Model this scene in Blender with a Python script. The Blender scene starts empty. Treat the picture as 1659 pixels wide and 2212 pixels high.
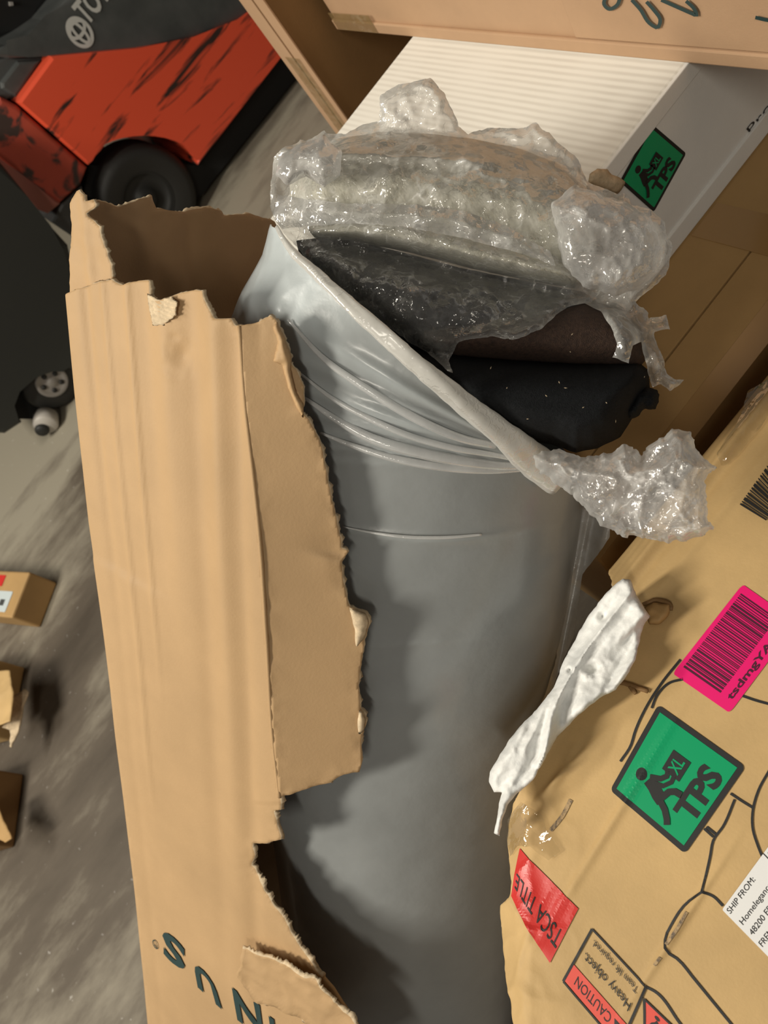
import bpy, bmesh, math, random
import numpy as np
from mathutils import Vector, Matrix
from mathutils.bvhtree import BVHTree

random.seed(4)
rng = np.random.RandomState(7)
C = bpy.context.scene.collection
sc = bpy.context.scene

# ------------------------------------------------------------------ camera
H = 1.90                                   # camera height above the floor
FPX = 1660.0                               # focal length in pixels of the 1659x2212 frame
PITCH = math.radians(49.0)                 # looking down
ROLL = math.radians(52.0)                  # phone turned in the hand
CAM = np.array([0.0, 0.0, H])
_F = np.array([0, math.cos(PITCH), -math.sin(PITCH)])
_U = np.array([0, math.sin(PITCH), math.cos(PITCH)])
_R = np.array([1.0, 0, 0])
IR = math.cos(ROLL) * _R - math.sin(ROLL) * _U     # image right in the world
IU = math.sin(ROLL) * _R + math.cos(ROLL) * _U     # image up in the world
IF = _F
cam_d = bpy.data.cameras.new('camera')
cam = bpy.data.objects.new('camera', cam_d)
C.objects.link(cam)
cam.matrix_world = Matrix(((IR[0], IU[0], -IF[0], CAM[0]), (IR[1], IU[1], -IF[1], CAM[1]),
                           (IR[2], IU[2], -IF[2], CAM[2]), (0, 0, 0, 1)))
cam_d.sensor_fit = 'VERTICAL'
cam_d.sensor_height = 24.0
cam_d.lens = 24.0 * FPX / 2212.0
cam_d.clip_start = 0.02
cam_d.dof.use_dof = True
cam_d.dof.focus_distance = 1.05
cam_d.dof.aperture_fstop = 4.0
sc.camera = cam

# ------------------------------------------------------------------ light, exposure
w = bpy.data.worlds.new('world')
sc.world = w
w.use_nodes = True
w.node_tree.nodes['Background'].inputs[0].default_value = (1.0, 0.93, 0.84, 1)
w.node_tree.nodes['Background'].inputs[1].default_value = 0.16
sc.view_settings.view_transform = 'Standard'
sc.view_settings.look = 'None'
sc.view_settings.exposure = 0.0
sc.view_settings.gamma = 1.0
sc.view_settings.use_curve_mapping = False


def area(name, loc, target, sx, sy, power, col):
    l = bpy.data.lights.new(name, 'AREA')
    l.shape = 'RECTANGLE'
    l.size, l.size_y, l.energy, l.color = sx, sy, power, col
    o = bpy.data.objects.new(name, l)
    o.location = loc
    d = Vector(target) - Vector(loc)
    o.rotation_euler = d.to_track_quat('-Z', 'Y').to_euler()
    C.objects.link(o)
    return o


WARM = (1.0, 0.93, 0.80)
area('ceiling_lamp', (-3.0, 1.5, 4.3), (0.0, 0.6, 0.9), 0.4, 1.6, 175, WARM)
area('ceiling_lamp', (-1.6, -2.4, 4.6), (0.3, 0.8, 0.6), 0.35, 1.6, 52, WARM)
area('ceiling_lamp', (-2.3, 3.0, 4.4), (-1.2, 3.7, 0), 0.35, 1.8, 105, (1.0, 0.95, 0.84))


# ------------------------------------------------------------------ geometry helpers
def V(*a):
    return np.array(a, float)


def nrm(v):
    v = np.asarray(v, float)
    return v / np.linalg.norm(v)


def rays(P):
    P = np.atleast_2d(np.asarray(P, float))
    return IF + ((P[:, :1] - 829.5) / FPX) * IR + ((1106.0 - P[:, 1:2]) / FPX) * IU


def at(x, y, z):
    return CAM + rays([(x, y)])[0] * z


def atn(P, z):
    return CAM + rays(P) * np.asarray(z, float).reshape(-1, 1)


def hitn(P, p0, n):
    r = rays(P)
    t = np.dot(np.asarray(p0) - CAM, n) / (r @ np.asarray(n))
    return CAM + r * t[:, None]


def hit(x, y, p0, n):
    return hitn([(x, y)], p0, n)[0]


def depth_of(W):
    return (np.atleast_2d(W) - CAM) @ IF


def proj(W):
    d = np.atleast_2d(W) - CAM
    z = d @ IF
    return np.stack([829.5 + FPX * (d @ IR) / z, 1106.0 - FPX * (d @ IU) / z], 1)


def cw(x, y, z):
    """a direction given as (image right, image down, away) turned into the world"""
    return x * IR - y * IU + z * IF


_perm = rng.permutation(256)
_perm = np.concatenate([_perm, _perm, _perm])
_grad = rng.normal(size=(256, 3))
_grad /= np.linalg.norm(_grad, axis=1)[:, None]
_cell = rng.rand(256, 3)


def _hash(i):
    return _perm[_perm[_perm[i[..., 0] & 255] + (i[..., 1] & 255)] + (i[..., 2] & 255)]


def perlin(P):
    P = np.atleast_2d(P)
    i = np.floor(P).astype(int)
    f = P - i
    u = f * f * f * (f * (f * 6 - 15) + 10)
    out = 0
    for dx in (0, 1):
        for dy in (0, 1):
            for dz in (0, 1):
                o = np.array([dx, dy, dz])
                g = _grad[_hash(i + o) & 255]
                wgt = np.prod(np.where(o == 1, u, 1 - u), axis=1)
                out = out + wgt * np.sum(g * (f - o), axis=1)
    return out


def voro(P):
    P = np.atleast_2d(P)
    i = np.floor(P).astype(int)
    f1 = np.full(len(P), 9.0)
    f2 = np.full(len(P), 9.0)
    for dx in (-1, 0, 1):
        for dy in (-1, 0, 1):
            for dz in (-1, 0, 1):
                o = i + np.array([dx, dy, dz])
                q = o + _cell[_hash(o) & 255]
                d = np.linalg.norm(q - P, axis=1)
                f2 = np.where(d < f1, f1, np.minimum(f2, d))
                f1 = np.minimum(f1, d)
    return f1, f2


def crinkle(P, s):
    """sharp creased relief of crumpled film, about -1..1, cells of size s"""
    Q = P / s
    Q = Q + 0.55 * np.stack([perlin(Q * .7 + 3), perlin(Q * .7 + 17), perlin(Q * .7 + 31)], 1)
    f1, f2 = voro(Q * np.array([1, 1, 1]))
    r = 1 - 2.4 * np.abs(perlin(Q * 1.3 + 5))
    r2 = 1 - 2.4 * np.abs(perlin(Q * 2.9 + 9))
    return 0.9 * (f1 - .45) + .35 * r + .18 * r2 + 1.3 * np.clip(.16 - (f2 - f1), 0, 1)


def jag(pts, amp, step=6.0, seed=0, closed=False):
    """subdivide a run of points and roughen it like a torn edge"""
    pts = [np.array(p, float) for p in pts]
    if closed:
        pts = pts + [pts[0]]
    out = [pts[0]]
    for a, b in zip(pts[:-1], pts[1:]):
        n = max(1, int(np.linalg.norm(b - a) / step))
        for k in range(1, n + 1):
            out.append(a + (b - a) * k / n)
    out = np.array(out)
    q = np.column_stack([out * .045, np.full(len(out), seed * 7.3)])
    q2 = np.column_stack([out * .16, np.full(len(out), seed * 3.1)])
    off = np.stack([perlin(q) + .7 * perlin(q2), perlin(q + 50) + .7 * perlin(q2 + 50)], 1) * amp
    off[0] *= .2
    off[-1] *= .2
    res = out + off
    if closed:
        res = res[:-1]
    return [tuple(p) for p in res]


def inside(P, poly):
    poly = np.asarray(poly)
    x, y = P[:, 0], P[:, 1]
    c = np.zeros(len(P), bool)
    n = len(poly)
    j = n - 1
    for i in range(n):
        xi, yi = poly[i]
        xj, yj = poly[j]
        if yi != yj:
            c ^= ((yi > y) != (yj > y)) & (x < (xj - xi) * (y - yi) / (yj - yi) + xi)
        j = i
    return c


def near_edge(P, poly):
    """distance to the outline and nearest point on it"""
    poly = np.asarray(poly, float)
    best = np.full(len(P), 1e9)
    bp = np.zeros_like(P)
    for i in range(len(poly)):
        a = poly[i - 1]
        b = poly[i]
        d = b - a
        L = d @ d
        if L < 1e-12:
            continue
        t = np.clip(((P - a) @ d) / L, 0, 1)
        q = a + t[:, None] * d
        dd = np.linalg.norm(P - q, axis=1)
        m = dd < best
        best[m] = dd[m]
        bp[m] = q[m]
    return best, bp


class Patch:
    """a regular grid trimmed to an outline, border vertices pulled onto the outline"""

    def __init__(self, outline, step):
        o = np.asarray(outline, float)
        lo = o.min(0) - step
        hi = o.max(0) + step
        nx = int((hi[0] - lo[0]) / step) + 2
        ny = int((hi[1] - lo[1]) / step) + 2
        gx, gy = np.meshgrid(lo[0] + np.arange(nx) * step, lo[1] + np.arange(ny) * step)
        cen = np.stack([gx[:-1, :-1] + step / 2, gy[:-1, :-1] + step / 2], -1).reshape(-1, 2)
        keep = inside(cen, o).reshape(ny - 1, nx - 1)
        idx = np.arange(nx * ny).reshape(ny, nx)
        f = np.stack([idx[:-1, :-1], idx[1:, :-1], idx[1:, 1:], idx[:-1, 1:]], -1)[keep]
        used, inv = np.unique(f.ravel(), return_inverse=True)
        self.f = inv.reshape(-1, 4)
        self.p = np.stack([gx, gy], -1).reshape(-1, 2)[used]
        self.used, self.nx, self.ny = used, nx, ny
        e = {}
        for q in self.f:
            for k in range(4):
                a, b = int(q[k]), int(q[(k + 1) % 4])
                if (b, a) in e:
                    del e[(b, a)]
                else:
                    e[(a, b)] = 1
        self.border = list(e.keys())
        bv = np.unique(np.array(self.border).ravel())
        self.bv = bv
        d, q = near_edge(self.p[bv], o)
        self.p[bv] = q
        d, q = near_edge(self.p, o)
        self.d = d
        self.step = step

    def smooth(self, z, n, fixed=None):
        """laplacian smoothing of a value over the patch"""
        N = len(self.p)
        ea = np.concatenate([self.f[:, k] for k in range(4)])
        eb = np.concatenate([self.f[:, (k + 1) % 4] for k in range(4)])
        a = np.concatenate([ea, eb])
        b = np.concatenate([eb, ea])
        cnt = np.bincount(a, minlength=N)
        z = z.copy()
        for _ in range(n):
            s = np.bincount(a, weights=z[b], minlength=N) / np.maximum(cnt, 1)
            if fixed is not None:
                z = np.where(fixed, z, s)
            else:
                z = .4 * z + .6 * s
        return z


def mesh_obj(name, verts, faces, mats, parent=None, midx=None, smooth=True):
    me = bpy.data.meshes.new(name)
    me.from_pydata([tuple(map(float, v)) for v in verts], [], [tuple(map(int, f)) for f in faces])
    if not isinstance(mats, (list, tuple)):
        mats = [mats]
    for m in mats:
        me.materials.append(m)
    if midx is not None:
        me.polygons.foreach_set('material_index', np.asarray(midx, dtype=np.int32))
    if smooth:
        me.polygons.foreach_set('use_smooth', np.ones(len(me.polygons), bool))
    me.update()
    o = bpy.data.objects.new(name, me)
    C.objects.link(o)
    if parent is not None:
        o.parent = parent
        o.matrix_parent_inverse = Matrix.Translation(-Vector(parent.location))
    return o


def tag(o, label=None, cat=None, group=None, kind=None):
    if label:
        o['label'] = label
    if cat:
        o['category'] = cat
    if group:
        o['group'] = group
    if kind:
        o['kind'] = kind
    return o


def thing(name, label, cat, loc, group=None):
    o = bpy.data.objects.new(name, None)
    o.empty_display_size = .05
    o.location = tuple(map(float, loc))
    C.objects.link(o)
    return tag(o, label, cat, group)


# ------------------------------------------------------------------ materials
def mat(name, col, rough=.6, metal=0.0, spec=.5, coat=0.0):
    m = bpy.data.materials.new(name)
    m.use_nodes = True
    b = m.node_tree.nodes['Principled BSDF']
    b.inputs['Base Color'].default_value = (*col, 1)
    b.inputs['Roughness'].default_value = rough
    b.inputs['Metallic'].default_value = metal
    b.inputs['Specular IOR Level'].default_value = spec
    b.inputs['Coat Weight'].default_value = coat
    b.inputs['Coat Roughness'].default_value = .15
    return m


def N(m, t, **kw):
    n = m.node_tree.nodes.new(t)
    for k, v in kw.items():
        setattr(n, k, v)
    return n


def L(m, a, b):
    m.node_tree.links.new(a, b)


def noise_col(m, stops, scale=(1, 1, 1), detail=5, rough=.6, bump=0.0, bscale=None, dist=0.0):
    """colour ramp over noise in object space, plus optional bump"""
    b = m.node_tree.nodes['Principled BSDF']
    tc = N(m, 'ShaderNodeTexCoord')
    mp = N(m, 'ShaderNodeMapping')
    mp.inputs['Scale'].default_value = scale
    L(m, tc.outputs['Object'], mp.inputs['Vector'])
    n = N(m, 'ShaderNodeTexNoise')
    n.inputs['Scale'].default_value = 1
    n.inputs['Detail'].default_value = detail
    n.inputs['Roughness'].default_value = rough
    n.inputs['Distortion'].default_value = dist
    L(m, mp.outputs[0], n.inputs['Vector'])
    r = N(m, 'ShaderNodeValToRGB')
    el = r.color_ramp.elements
    while len(el) < len(stops):
        el.new(.5)
    for e, (p, c) in zip(el, stops):
        e.position = p
        e.color = (*c, 1)
    L(m, n.outputs['Fac'], r.inputs['Fac'])
    L(m, r.outputs['Color'], b.inputs['Base Color'])
    if bump:
        n2 = N(m, 'ShaderNodeTexNoise')
        n2.inputs['Scale'].default_value = 1
        n2.inputs['Detail'].default_value = 4
        mp2 = N(m, 'ShaderNodeMapping')
        mp2.inputs['Scale'].default_value = bscale or scale
        L(m, tc.outputs['Object'], mp2.inputs['Vector'])
        L(m, mp2.outputs[0], n2.inputs['Vector'])
        bp = N(m, 'ShaderNodeBump')
        bp.inputs['Strength'].default_value = bump
        bp.inputs['Distance'].default_value = .002
        L(m, n2.outputs['Fac'], bp.inputs['Height'])
        L(m, bp.outputs[0], b.inputs['Normal'])
    return m


def cardboard(name, c, rough=.62, var=.10, scale=(4, 4, 4), spec=.3):
    m = mat(name, c, rough, spec=spec)
    lo = tuple(x * (1 - var) for x in c)
    hi = tuple(min(1, x * (1 + var)) for x in c)
    return noise_col(m, [(.30, lo), (.52, c), (.72, hi)], scale, 6, .65, .12, (260, 260, 260))


M = {}
M['box'] = cardboard('tan_cardboard', (.455, .298, .155), var=.09)
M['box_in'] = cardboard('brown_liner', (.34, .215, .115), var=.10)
M['torn'] = cardboard('torn_paper', (.58, .46, .31), rough=.9, var=.25, scale=(90, 90, 90))
M['carton'] = cardboard('yellow_tan_cardboard', (.54, .365, .165), var=.14, scale=(5, 5, 5))
M['carton_dk'] = cardboard('shipping_carton', (.44, .275, .115), var=.10)
M['carton_br'] = cardboard('brown_carton', (.22, .125, .05), var=.10)  # dark brown; on the tall carton it includes the shade
M['carton_pk'] = cardboard('pinkish_tan_cardboard', (.47, .30, .18), var=.08)
M['white_box'] = cardboard('white_cardboard', (.80, .79, .76), var=.05)
M['tape'] = mat('brown_packing_tape', (.38, .22, .08), .18, spec=.6, coat=.6)
M['black'] = mat('black_print', (.012, .012, .012), .6)
M['green_ink'] = mat('dark_green_print', (.018, .045, .045), .6)
M['green'] = mat('green_sticker', (.0, .33, .13), .38)
M['green_dk'] = mat('green_sticker_shade', (.0, .33, .13), .38)
M['pink'] = mat('pink_sticker', (.80, .0, .16), .5)
M['bar'] = mat('dark_print', (.06, .0, .02), .6)
M['red'] = mat('red_label', (.60, .035, .03), .35)
M['red2'] = mat('red_print', (.70, .075, .05), .55)
M['white'] = mat('white_paper', (.80, .80, .80), .55)
M['foam'] = noise_col(mat('white_foam_sheet', (.78, .78, .76), .6), [(.3, (.66, .67, .66)), (.6, (.82, .82, .80))],
                      (40, 40, 40), 5, .7, .35, (160, 160, 160))
M['knit'] = noise_col(mat('beige_knit', (.48, .44, .33), .85), [(.3, (.40, .38, .29)), (.65, (.70, .67, .55))],
                      (220, 220, 40), 4, .6, .8, (420, 420, 60))
M['charcoal'] = noise_col(mat('charcoal_fabric', (.04, .04, .045), .7), [(.3, (.018, .018, .02)), (.7, (.05, .05, .055))],
                          (60, 60, 60), 4, .6, .5, (300, 300, 300))
M['mesh_br'] = noise_col(mat('brown_mesh_fabric', (.045, .024, .014), .8), [(.3, (.028, .014, .009)), (.7, (.06, .032, .02))],
                         (200, 200, 200), 2, .6, .8, (600, 600, 600))
M['black_fab'] = noise_col(mat('black_fabric', (.008, .009, .010), .85, spec=.2), [(.3, (.006, .007, .008)), (.7, (.013, .014, .016))],
                           (300, 300, 300), 3, .6, .6, (800, 800, 800))
M['rubber'] = mat('black_rubber', (.015, .015, .014), .55)
M['rubber2'] = mat('worn_rubber', (.016, .0155, .014), .6)
M['dark_void'] = mat('dark_recess', (.006, .006, .006), .8)
M['hood'] = noise_col(mat('grey_plastic_hood', (.04, .042, .042), .32), [(.35, (.055, .060, .059)), (.7, (.085, .090, .088))],
                      (6, 6, 6), 4)
M['hood2'] = mat('grey_plastic_trim', (.065, .068, .068), .4)
M['seat'] = mat('black_vinyl', (.012, .012, .012), .3)
M['logo'] = mat('light_grey_lettering', (.50, .50, .47), .5)
M['hub'] = mat('grey_hub', (.30, .28, .26), .5, metal=.2)
M['roller'] = mat('pale_roller', (.45, .42, .38), .5)
M['truck'] = mat('dark_truck_paint', (.022, .024, .022), .42)
M['label_blue'] = mat('pale_label', (.55, .62, .64), .5)

# orange paint with black scuffs running along the side
m = mat('scuffed_orange_paint', (.52, .055, .022), .42)
b = m.node_tree.nodes['Principled BSDF']
tc = N(m, 'ShaderNodeTexCoord')
mp = N(m, 'ShaderNodeMapping')
mp.inputs['Scale'].default_value = (2.2, 6, 16)
L(m, tc.outputs['Object'], mp.inputs['Vector'])
n = N(m, 'ShaderNodeTexNoise')
n.inputs['Scale'].default_value = 1.0
n.inputs['Detail'].default_value = 5
n.inputs['Distortion'].default_value = .6
L(m, mp.outputs[0], n.inputs['Vector'])
r = N(m, 'ShaderNodeValToRGB')
r.color_ramp.elements[0].position = .585
r.color_ramp.elements[0].color = (0, 0, 0, 1)
r.color_ramp.elements[1].position = .66
r.color_ramp.elements[1].color = (1, 1, 1, 1)
L(m, n.outputs['Fac'], r.inputs['Fac'])
mx = N(m, 'ShaderNodeMix', data_type='RGBA')
mx.inputs[6].default_value = (.74, .085, .036, 1)
mx.inputs[7].default_value = (.035, .020, .016, 1)
L(m, r.outputs['Color'], mx.inputs[0])
L(m, mx.outputs[2], b.inputs['Base Color'])
M['orange'] = m
M['orange_worn'] = noise_col(mat('worn_orange_paint', (.3, .05, .03), .5),
                             [(.40, (.05, .03, .025)), (.50, (.42, .062, .036)), (.8, (.46, .07, .036))], (9, 9, 9), 4, .5, dist=.8)
M['orange_pale'] = mat('faded_orange_paint', (.34, .12, .09), .5)

# concrete floor: worn pale tracks over dark stains
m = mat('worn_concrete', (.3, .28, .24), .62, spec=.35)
b = m.node_tree.nodes['Principled BSDF']
tc = N(m, 'ShaderNodeTexCoord')
mp = N(m, 'ShaderNodeMapping')
mp.inputs['Scale'].default_value = (.55, 1.5, 1)
L(m, tc.outputs['Object'], mp.inputs['Vector'])
n1 = N(m, 'ShaderNodeTexNoise')
n1.inputs['Scale'].default_value = 1.2
n1.inputs['Detail'].default_value = 7
n1.inputs['Roughness'].default_value = .62
L(m, mp.outputs[0], n1.inputs['Vector'])
# far floor lightened in its colour to stand in for lamplight there
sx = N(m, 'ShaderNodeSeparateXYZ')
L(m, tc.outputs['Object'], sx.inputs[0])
lit_zone = N(m, 'ShaderNodeMapRange', interpolation_type='SMOOTHSTEP')
lit_zone.inputs['From Min'].default_value = 2.5
lit_zone.inputs['From Max'].default_value = 3.5
lit_zone.inputs['To Min'].default_value = -.03
lit_zone.inputs['To Max'].default_value = .13
L(m, sx.outputs[1], lit_zone.inputs['Value'])
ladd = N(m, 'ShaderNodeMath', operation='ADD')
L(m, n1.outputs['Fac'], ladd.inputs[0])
L(m, lit_zone.outputs[0], ladd.inputs[1])
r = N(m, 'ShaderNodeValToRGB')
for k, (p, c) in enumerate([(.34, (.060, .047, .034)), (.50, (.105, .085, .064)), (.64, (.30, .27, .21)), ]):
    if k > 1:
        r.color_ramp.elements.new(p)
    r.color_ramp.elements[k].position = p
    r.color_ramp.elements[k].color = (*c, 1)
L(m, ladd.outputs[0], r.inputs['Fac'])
n2 = N(m, 'ShaderNodeTexNoise')
n2.inputs['Scale'].default_value = 38
n2.inputs['Detail'].default_value = 5
L(m, tc.outputs['Object'], n2.inputs['Vector'])
r2 = N(m, 'ShaderNodeValToRGB')
r2.color_ramp.elements[0].position = .68
r2.color_ramp.elements[1].position = .76
r2.color_ramp.elements[0].color = (0, 0, 0, 1)
r2.color_ramp.elements[1].color = (.35, .35, .35, 1)
L(m, n2.outputs['Fac'], r2.inputs['Fac'])
mx = N(m, 'ShaderNodeMix', data_type='RGBA', blend_type='ADD')
mx.inputs[0].default_value = .55
L(m, r.outputs['Color'], mx.inputs[6])
L(m, r2.outputs['Color'], mx.inputs[7])
L(m, mx.outputs[2], b.inputs['Base Color'])
bp = N(m, 'ShaderNodeBump')
bp.inputs['Strength'].default_value = .15
bp.inputs['Distance'].default_value = .003
L(m, n2.outputs['Fac'], bp.inputs['Height'])
L(m, bp.outputs[0], b.inputs['Normal'])
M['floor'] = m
M['wall'] = mat('painted_wall', (.45, .43, .40), .7)

# white box face with a corrugated texture showing through
m = M['white_top'] = mat('corrugated_white_cardboard', (.80, .76, .67), .6)
b = m.node_tree.nodes['Principled BSDF']
tc = N(m, 'ShaderNodeTexCoord')
wv = N(m, 'ShaderNodeTexWave')
wv.bands_direction = 'X'
wv.inputs['Scale'].default_value = 22
wv.inputs['Distortion'].default_value = .35
wv.inputs['Detail'].default_value = 1
L(m, tc.outputs['Object'], wv.inputs['Vector'])
nn = N(m, 'ShaderNodeTexNoise')
nn.inputs['Scale'].default_value = 5
nn.inputs['Detail'].default_value = 3
L(m, tc.outputs['Object'], nn.inputs['Vector'])
mm = N(m, 'ShaderNodeMath', operation='MULTIPLY')
L(m, wv.outputs['Fac'], mm.inputs[0])
L(m, nn.outputs['Fac'], mm.inputs[1])
r = N(m, 'ShaderNodeValToRGB')
r.color_ramp.elements[0].position = .1
r.color_ramp.elements[0].color = (.84, .83, .77, 1)
r.color_ramp.elements[1].position = .62
r.color_ramp.elements[1].color = (.68, .66, .60, 1)
L(m, mm.outputs[0], r.inputs['Fac'])
L(m, r.outputs['Color'], b.inputs['Base Color'])


def film(name, milk=.2, gloss_rough=.07, tint=(.86, .86, .84), bump=.5, bs=120, tone=.35, facet=0.0, white=0.0):
    """clear plastic film: mostly see-through, a little milky, glossy"""
    m = bpy.data.materials.new(name)
    m.use_nodes = True
    nt = m.node_tree
    nt.nodes.clear()
    out = N(m, 'ShaderNodeOutputMaterial')
    tr = N(m, 'ShaderNodeBsdfTransparent')
    tr.inputs[0].default_value = (.95, .95, .95, 1)
    df = N(m, 'ShaderNodeBsdfDiffuse')
    df.inputs[0].default_value = (*tint, 1)
    tl = N(m, 'ShaderNodeBsdfTranslucent')
    tl.inputs[0].default_value = (*tint, 1)
    dm = N(m, 'ShaderNodeMixShader')
    dm.inputs[0].default_value = .4
    L(m, df.outputs[0], dm.inputs[1])
    L(m, tl.outputs[0], dm.inputs[2])
    tc = N(m, 'ShaderNodeTexCoord')
    ns = N(m, 'ShaderNodeTexNoise')
    ns.inputs['Scale'].default_value = 22
    ns.inputs['Detail'].default_value = 5
    L(m, tc.outputs['Object'], ns.inputs['Vector'])
    lw = N(m, 'ShaderNodeLayerWeight')
    lw.inputs[0].default_value = .35
    vo = N(m, 'ShaderNodeTexVoronoi', feature='DISTANCE_TO_EDGE')
    vo.inputs['Scale'].default_value = bs * .45
    nd = N(m, 'ShaderNodeTexNoise')
    nd.inputs['Scale'].default_value = bs * .5
    nd.inputs['Detail'].default_value = 3
    L(m, tc.outputs['Object'], nd.inputs['Vector'])
    vm = N(m, 'ShaderNodeMix', data_type='RGBA')
    vm.inputs[0].default_value = .035
    L(m, tc.outputs['Object'], vm.inputs[6])
    L(m, nd.outputs['Color'], vm.inputs[7])
    L(m, vm.outputs[2], vo.inputs['Vector'])
    # milkiness = base + facing + noise
    mr = N(m, 'ShaderNodeMapRange')
    mr.inputs['From Min'].default_value = .38
    mr.inputs['From Max'].default_value = .70
    mr.inputs['To Min'].default_value = milk * (1 - tone)
    mr.inputs['To Max'].default_value = min(1, milk * (1 + tone) + .08)
    L(m, ns.outputs['Fac'], mr.inputs['Value'])
    pl = N(m, 'ShaderNodeAttribute', attribute_name='plies')
    pa = N(m, 'ShaderNodeMath', operation='ADD')
    L(m, mr.outputs[0], pa.inputs[0])
    L(m, pl.outputs['Fac'], pa.inputs[1])
    ad = N(m, 'ShaderNodeMath', operation='MULTIPLY_ADD')
    ad.use_clamp = True
    ad.inputs[1].default_value = .35
    L(m, lw.outputs['Facing'], ad.inputs[0])
    L(m, pa.outputs[0], ad.inputs[2])
    mx = N(m, 'ShaderNodeMixShader')
    # creases whiten the film
    cr = N(m, 'ShaderNodeTexVoronoi', feature='DISTANCE_TO_EDGE')
    cr.inputs['Scale'].default_value = bs * .24
    cm = N(m, 'ShaderNodeMix', data_type='RGBA')
    cm.inputs[0].default_value = .06
    nl = N(m, 'ShaderNodeTexNoise')
    nl.inputs['Scale'].default_value = bs * .12
    nl.inputs['Detail'].default_value = 4
    L(m, tc.outputs['Object'], nl.inputs['Vector'])
    cq = N(m, 'ShaderNodeMapping')
    cq.inputs['Scale'].default_value = (.55, 1.0, 1.25)
    cq.inputs['Rotation'].default_value = (.3, .5, .6)
    L(m, tc.outputs['Object'], cq.inputs['Vector'])
    L(m, cq.outputs[0], cm.inputs[6])
    L(m, nl.outputs['Color'], cm.inputs[7])
    L(m, cm.outputs[2], cr.inputs['Vector'])
    ce = N(m, 'ShaderNodeMapRange', interpolation_type='SMOOTHSTEP')
    ce.inputs['From Min'].default_value = .0
    ce.inputs['From Max'].default_value = .06
    ce.inputs['To Min'].default_value = white
    ce.inputs['To Max'].default_value = 0
    L(m, cr.outputs['Distance'], ce.inputs['Value'])
    cn = N(m, 'ShaderNodeMath', operation='MULTIPLY')
    cg = N(m, 'ShaderNodeMapRange', interpolation_type='SMOOTHSTEP')
    cg.inputs['From Min'].default_value = .46
    cg.inputs['From Max'].default_value = .66
    L(m, ns.outputs['Fac'], cg.inputs['Value'])
    L(m, ce.outputs[0], cn.inputs[0])
    L(m, cg.outputs[0], cn.inputs[1])
    cs = N(m, 'ShaderNodeMath', operation='ADD')
    cs.use_clamp = True
    L(m, ad.outputs[0], cs.inputs[0])
    L(m, cn.outputs[0], cs.inputs[1])
    L(m, cs.outputs[0], mx.inputs[0])
    L(m, tr.outputs[0], mx.inputs[1])
    L(m, dm.outputs[0], mx.inputs[2])
    gl = N(m, 'ShaderNodeBsdfGlossy')
    gl.inputs['Roughness'].default_value = gloss_rough
    fr = N(m, 'ShaderNodeFresnel')
    fr.inputs['IOR'].default_value = 1.5
    ht = N(m, 'ShaderNodeMath', operation='ADD')
    vr = N(m, 'ShaderNodeMath', operation='MINIMUM')
    vr.inputs[1].default_value = .12
    L(m, vo.outputs['Distance'], vr.inputs[0])
    L(m, vr.outputs[0], ht.inputs[0])
    nmul = N(m, 'ShaderNodeMath', operation='MULTIPLY')
    nmul.inputs[1].default_value = .25
    L(m, nd.outputs['Fac'], nmul.inputs[0])
    L(m, nmul.outputs[0], ht.inputs[1])
    bp = N(m, 'ShaderNodeBump')
    bp.inputs['Strength'].default_value = bump
    bp.inputs['Distance'].default_value = .010
    L(m, ht.outputs[0], bp.inputs['Height'])
    if facet:
        # flat little facets between the creases catch the lamps
        fv = N(m, 'ShaderNodeTexVoronoi', feature='F1')
        fv.inputs['Scale'].default_value = bs * .55
        L(m, cm.outputs[2], fv.inputs['Vector'])
        sb = N(m, 'ShaderNodeVectorMath', operation='SUBTRACT')
        sb.inputs[1].default_value = (.5, .5, .5)
        L(m, fv.outputs['Color'], sb.inputs[0])
        sl = N(m, 'ShaderNodeVectorMath', operation='SCALE')
        sl.inputs['Scale'].default_value = facet
        L(m, sb.outputs[0], sl.inputs[0])
        av = N(m, 'ShaderNodeVectorMath', operation='ADD')
        L(m, bp.outputs[0], av.inputs[0])
        L(m, sl.outputs[0], av.inputs[1])
        nv = N(m, 'ShaderNodeVectorMath', operation='NORMALIZE')
        L(m, av.outputs[0], nv.inputs[0])
        L(m, nv.outputs[0], gl.inputs['Normal'])
    else:
        L(m, bp.outputs[0], gl.inputs['Normal'])
    L(m, bp.outputs[0], fr.inputs['Normal'])
    fa = N(m, 'ShaderNodeMath', operation='MULTIPLY_ADD')
    fa.inputs[1].default_value = .9
    fa.inputs[2].default_value = .03
    fa.use_clamp = True
    L(m, fr.outputs[0], fa.inputs[0])
    cap = N(m, 'ShaderNodeMath', operation='MINIMUM')
    cap.inputs[1].default_value = .34
    L(m, fa.outputs[0], cap.inputs[0])
    m2 = N(m, 'ShaderNodeMixShader')
    L(m, cap.outputs[0], m2.inputs[0])
    L(m, mx.outputs[0], m2.inputs[1])
    L(m, gl.outputs[0], m2.inputs[2])
    L(m, m2.outputs[0], out.inputs[0])
    return m


M['film'] = film('crumpled_clear_film', .10, .085, tint=(.93, .93, .90), bump=.3, facet=.65, white=.38)
M['film_tuft'] = film('bunched_clear_film', .30, .085, tint=(.95, .95, .94), bs=150, bump=.3, facet=.75, white=.5)
M['film_rope'] = film('twisted_film', .85, .22, tint=(.95, .94, .90), bump=.25, tone=.1)
M['film_fold'] = film('stretched_film_fold', .62, .14, tint=(.93, .94, .94), bump=.1, tone=.1)
M['film_strip'] = film('hanging_film', .55, .3, tint=(.70, .72, .71), bump=.1)

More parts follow.
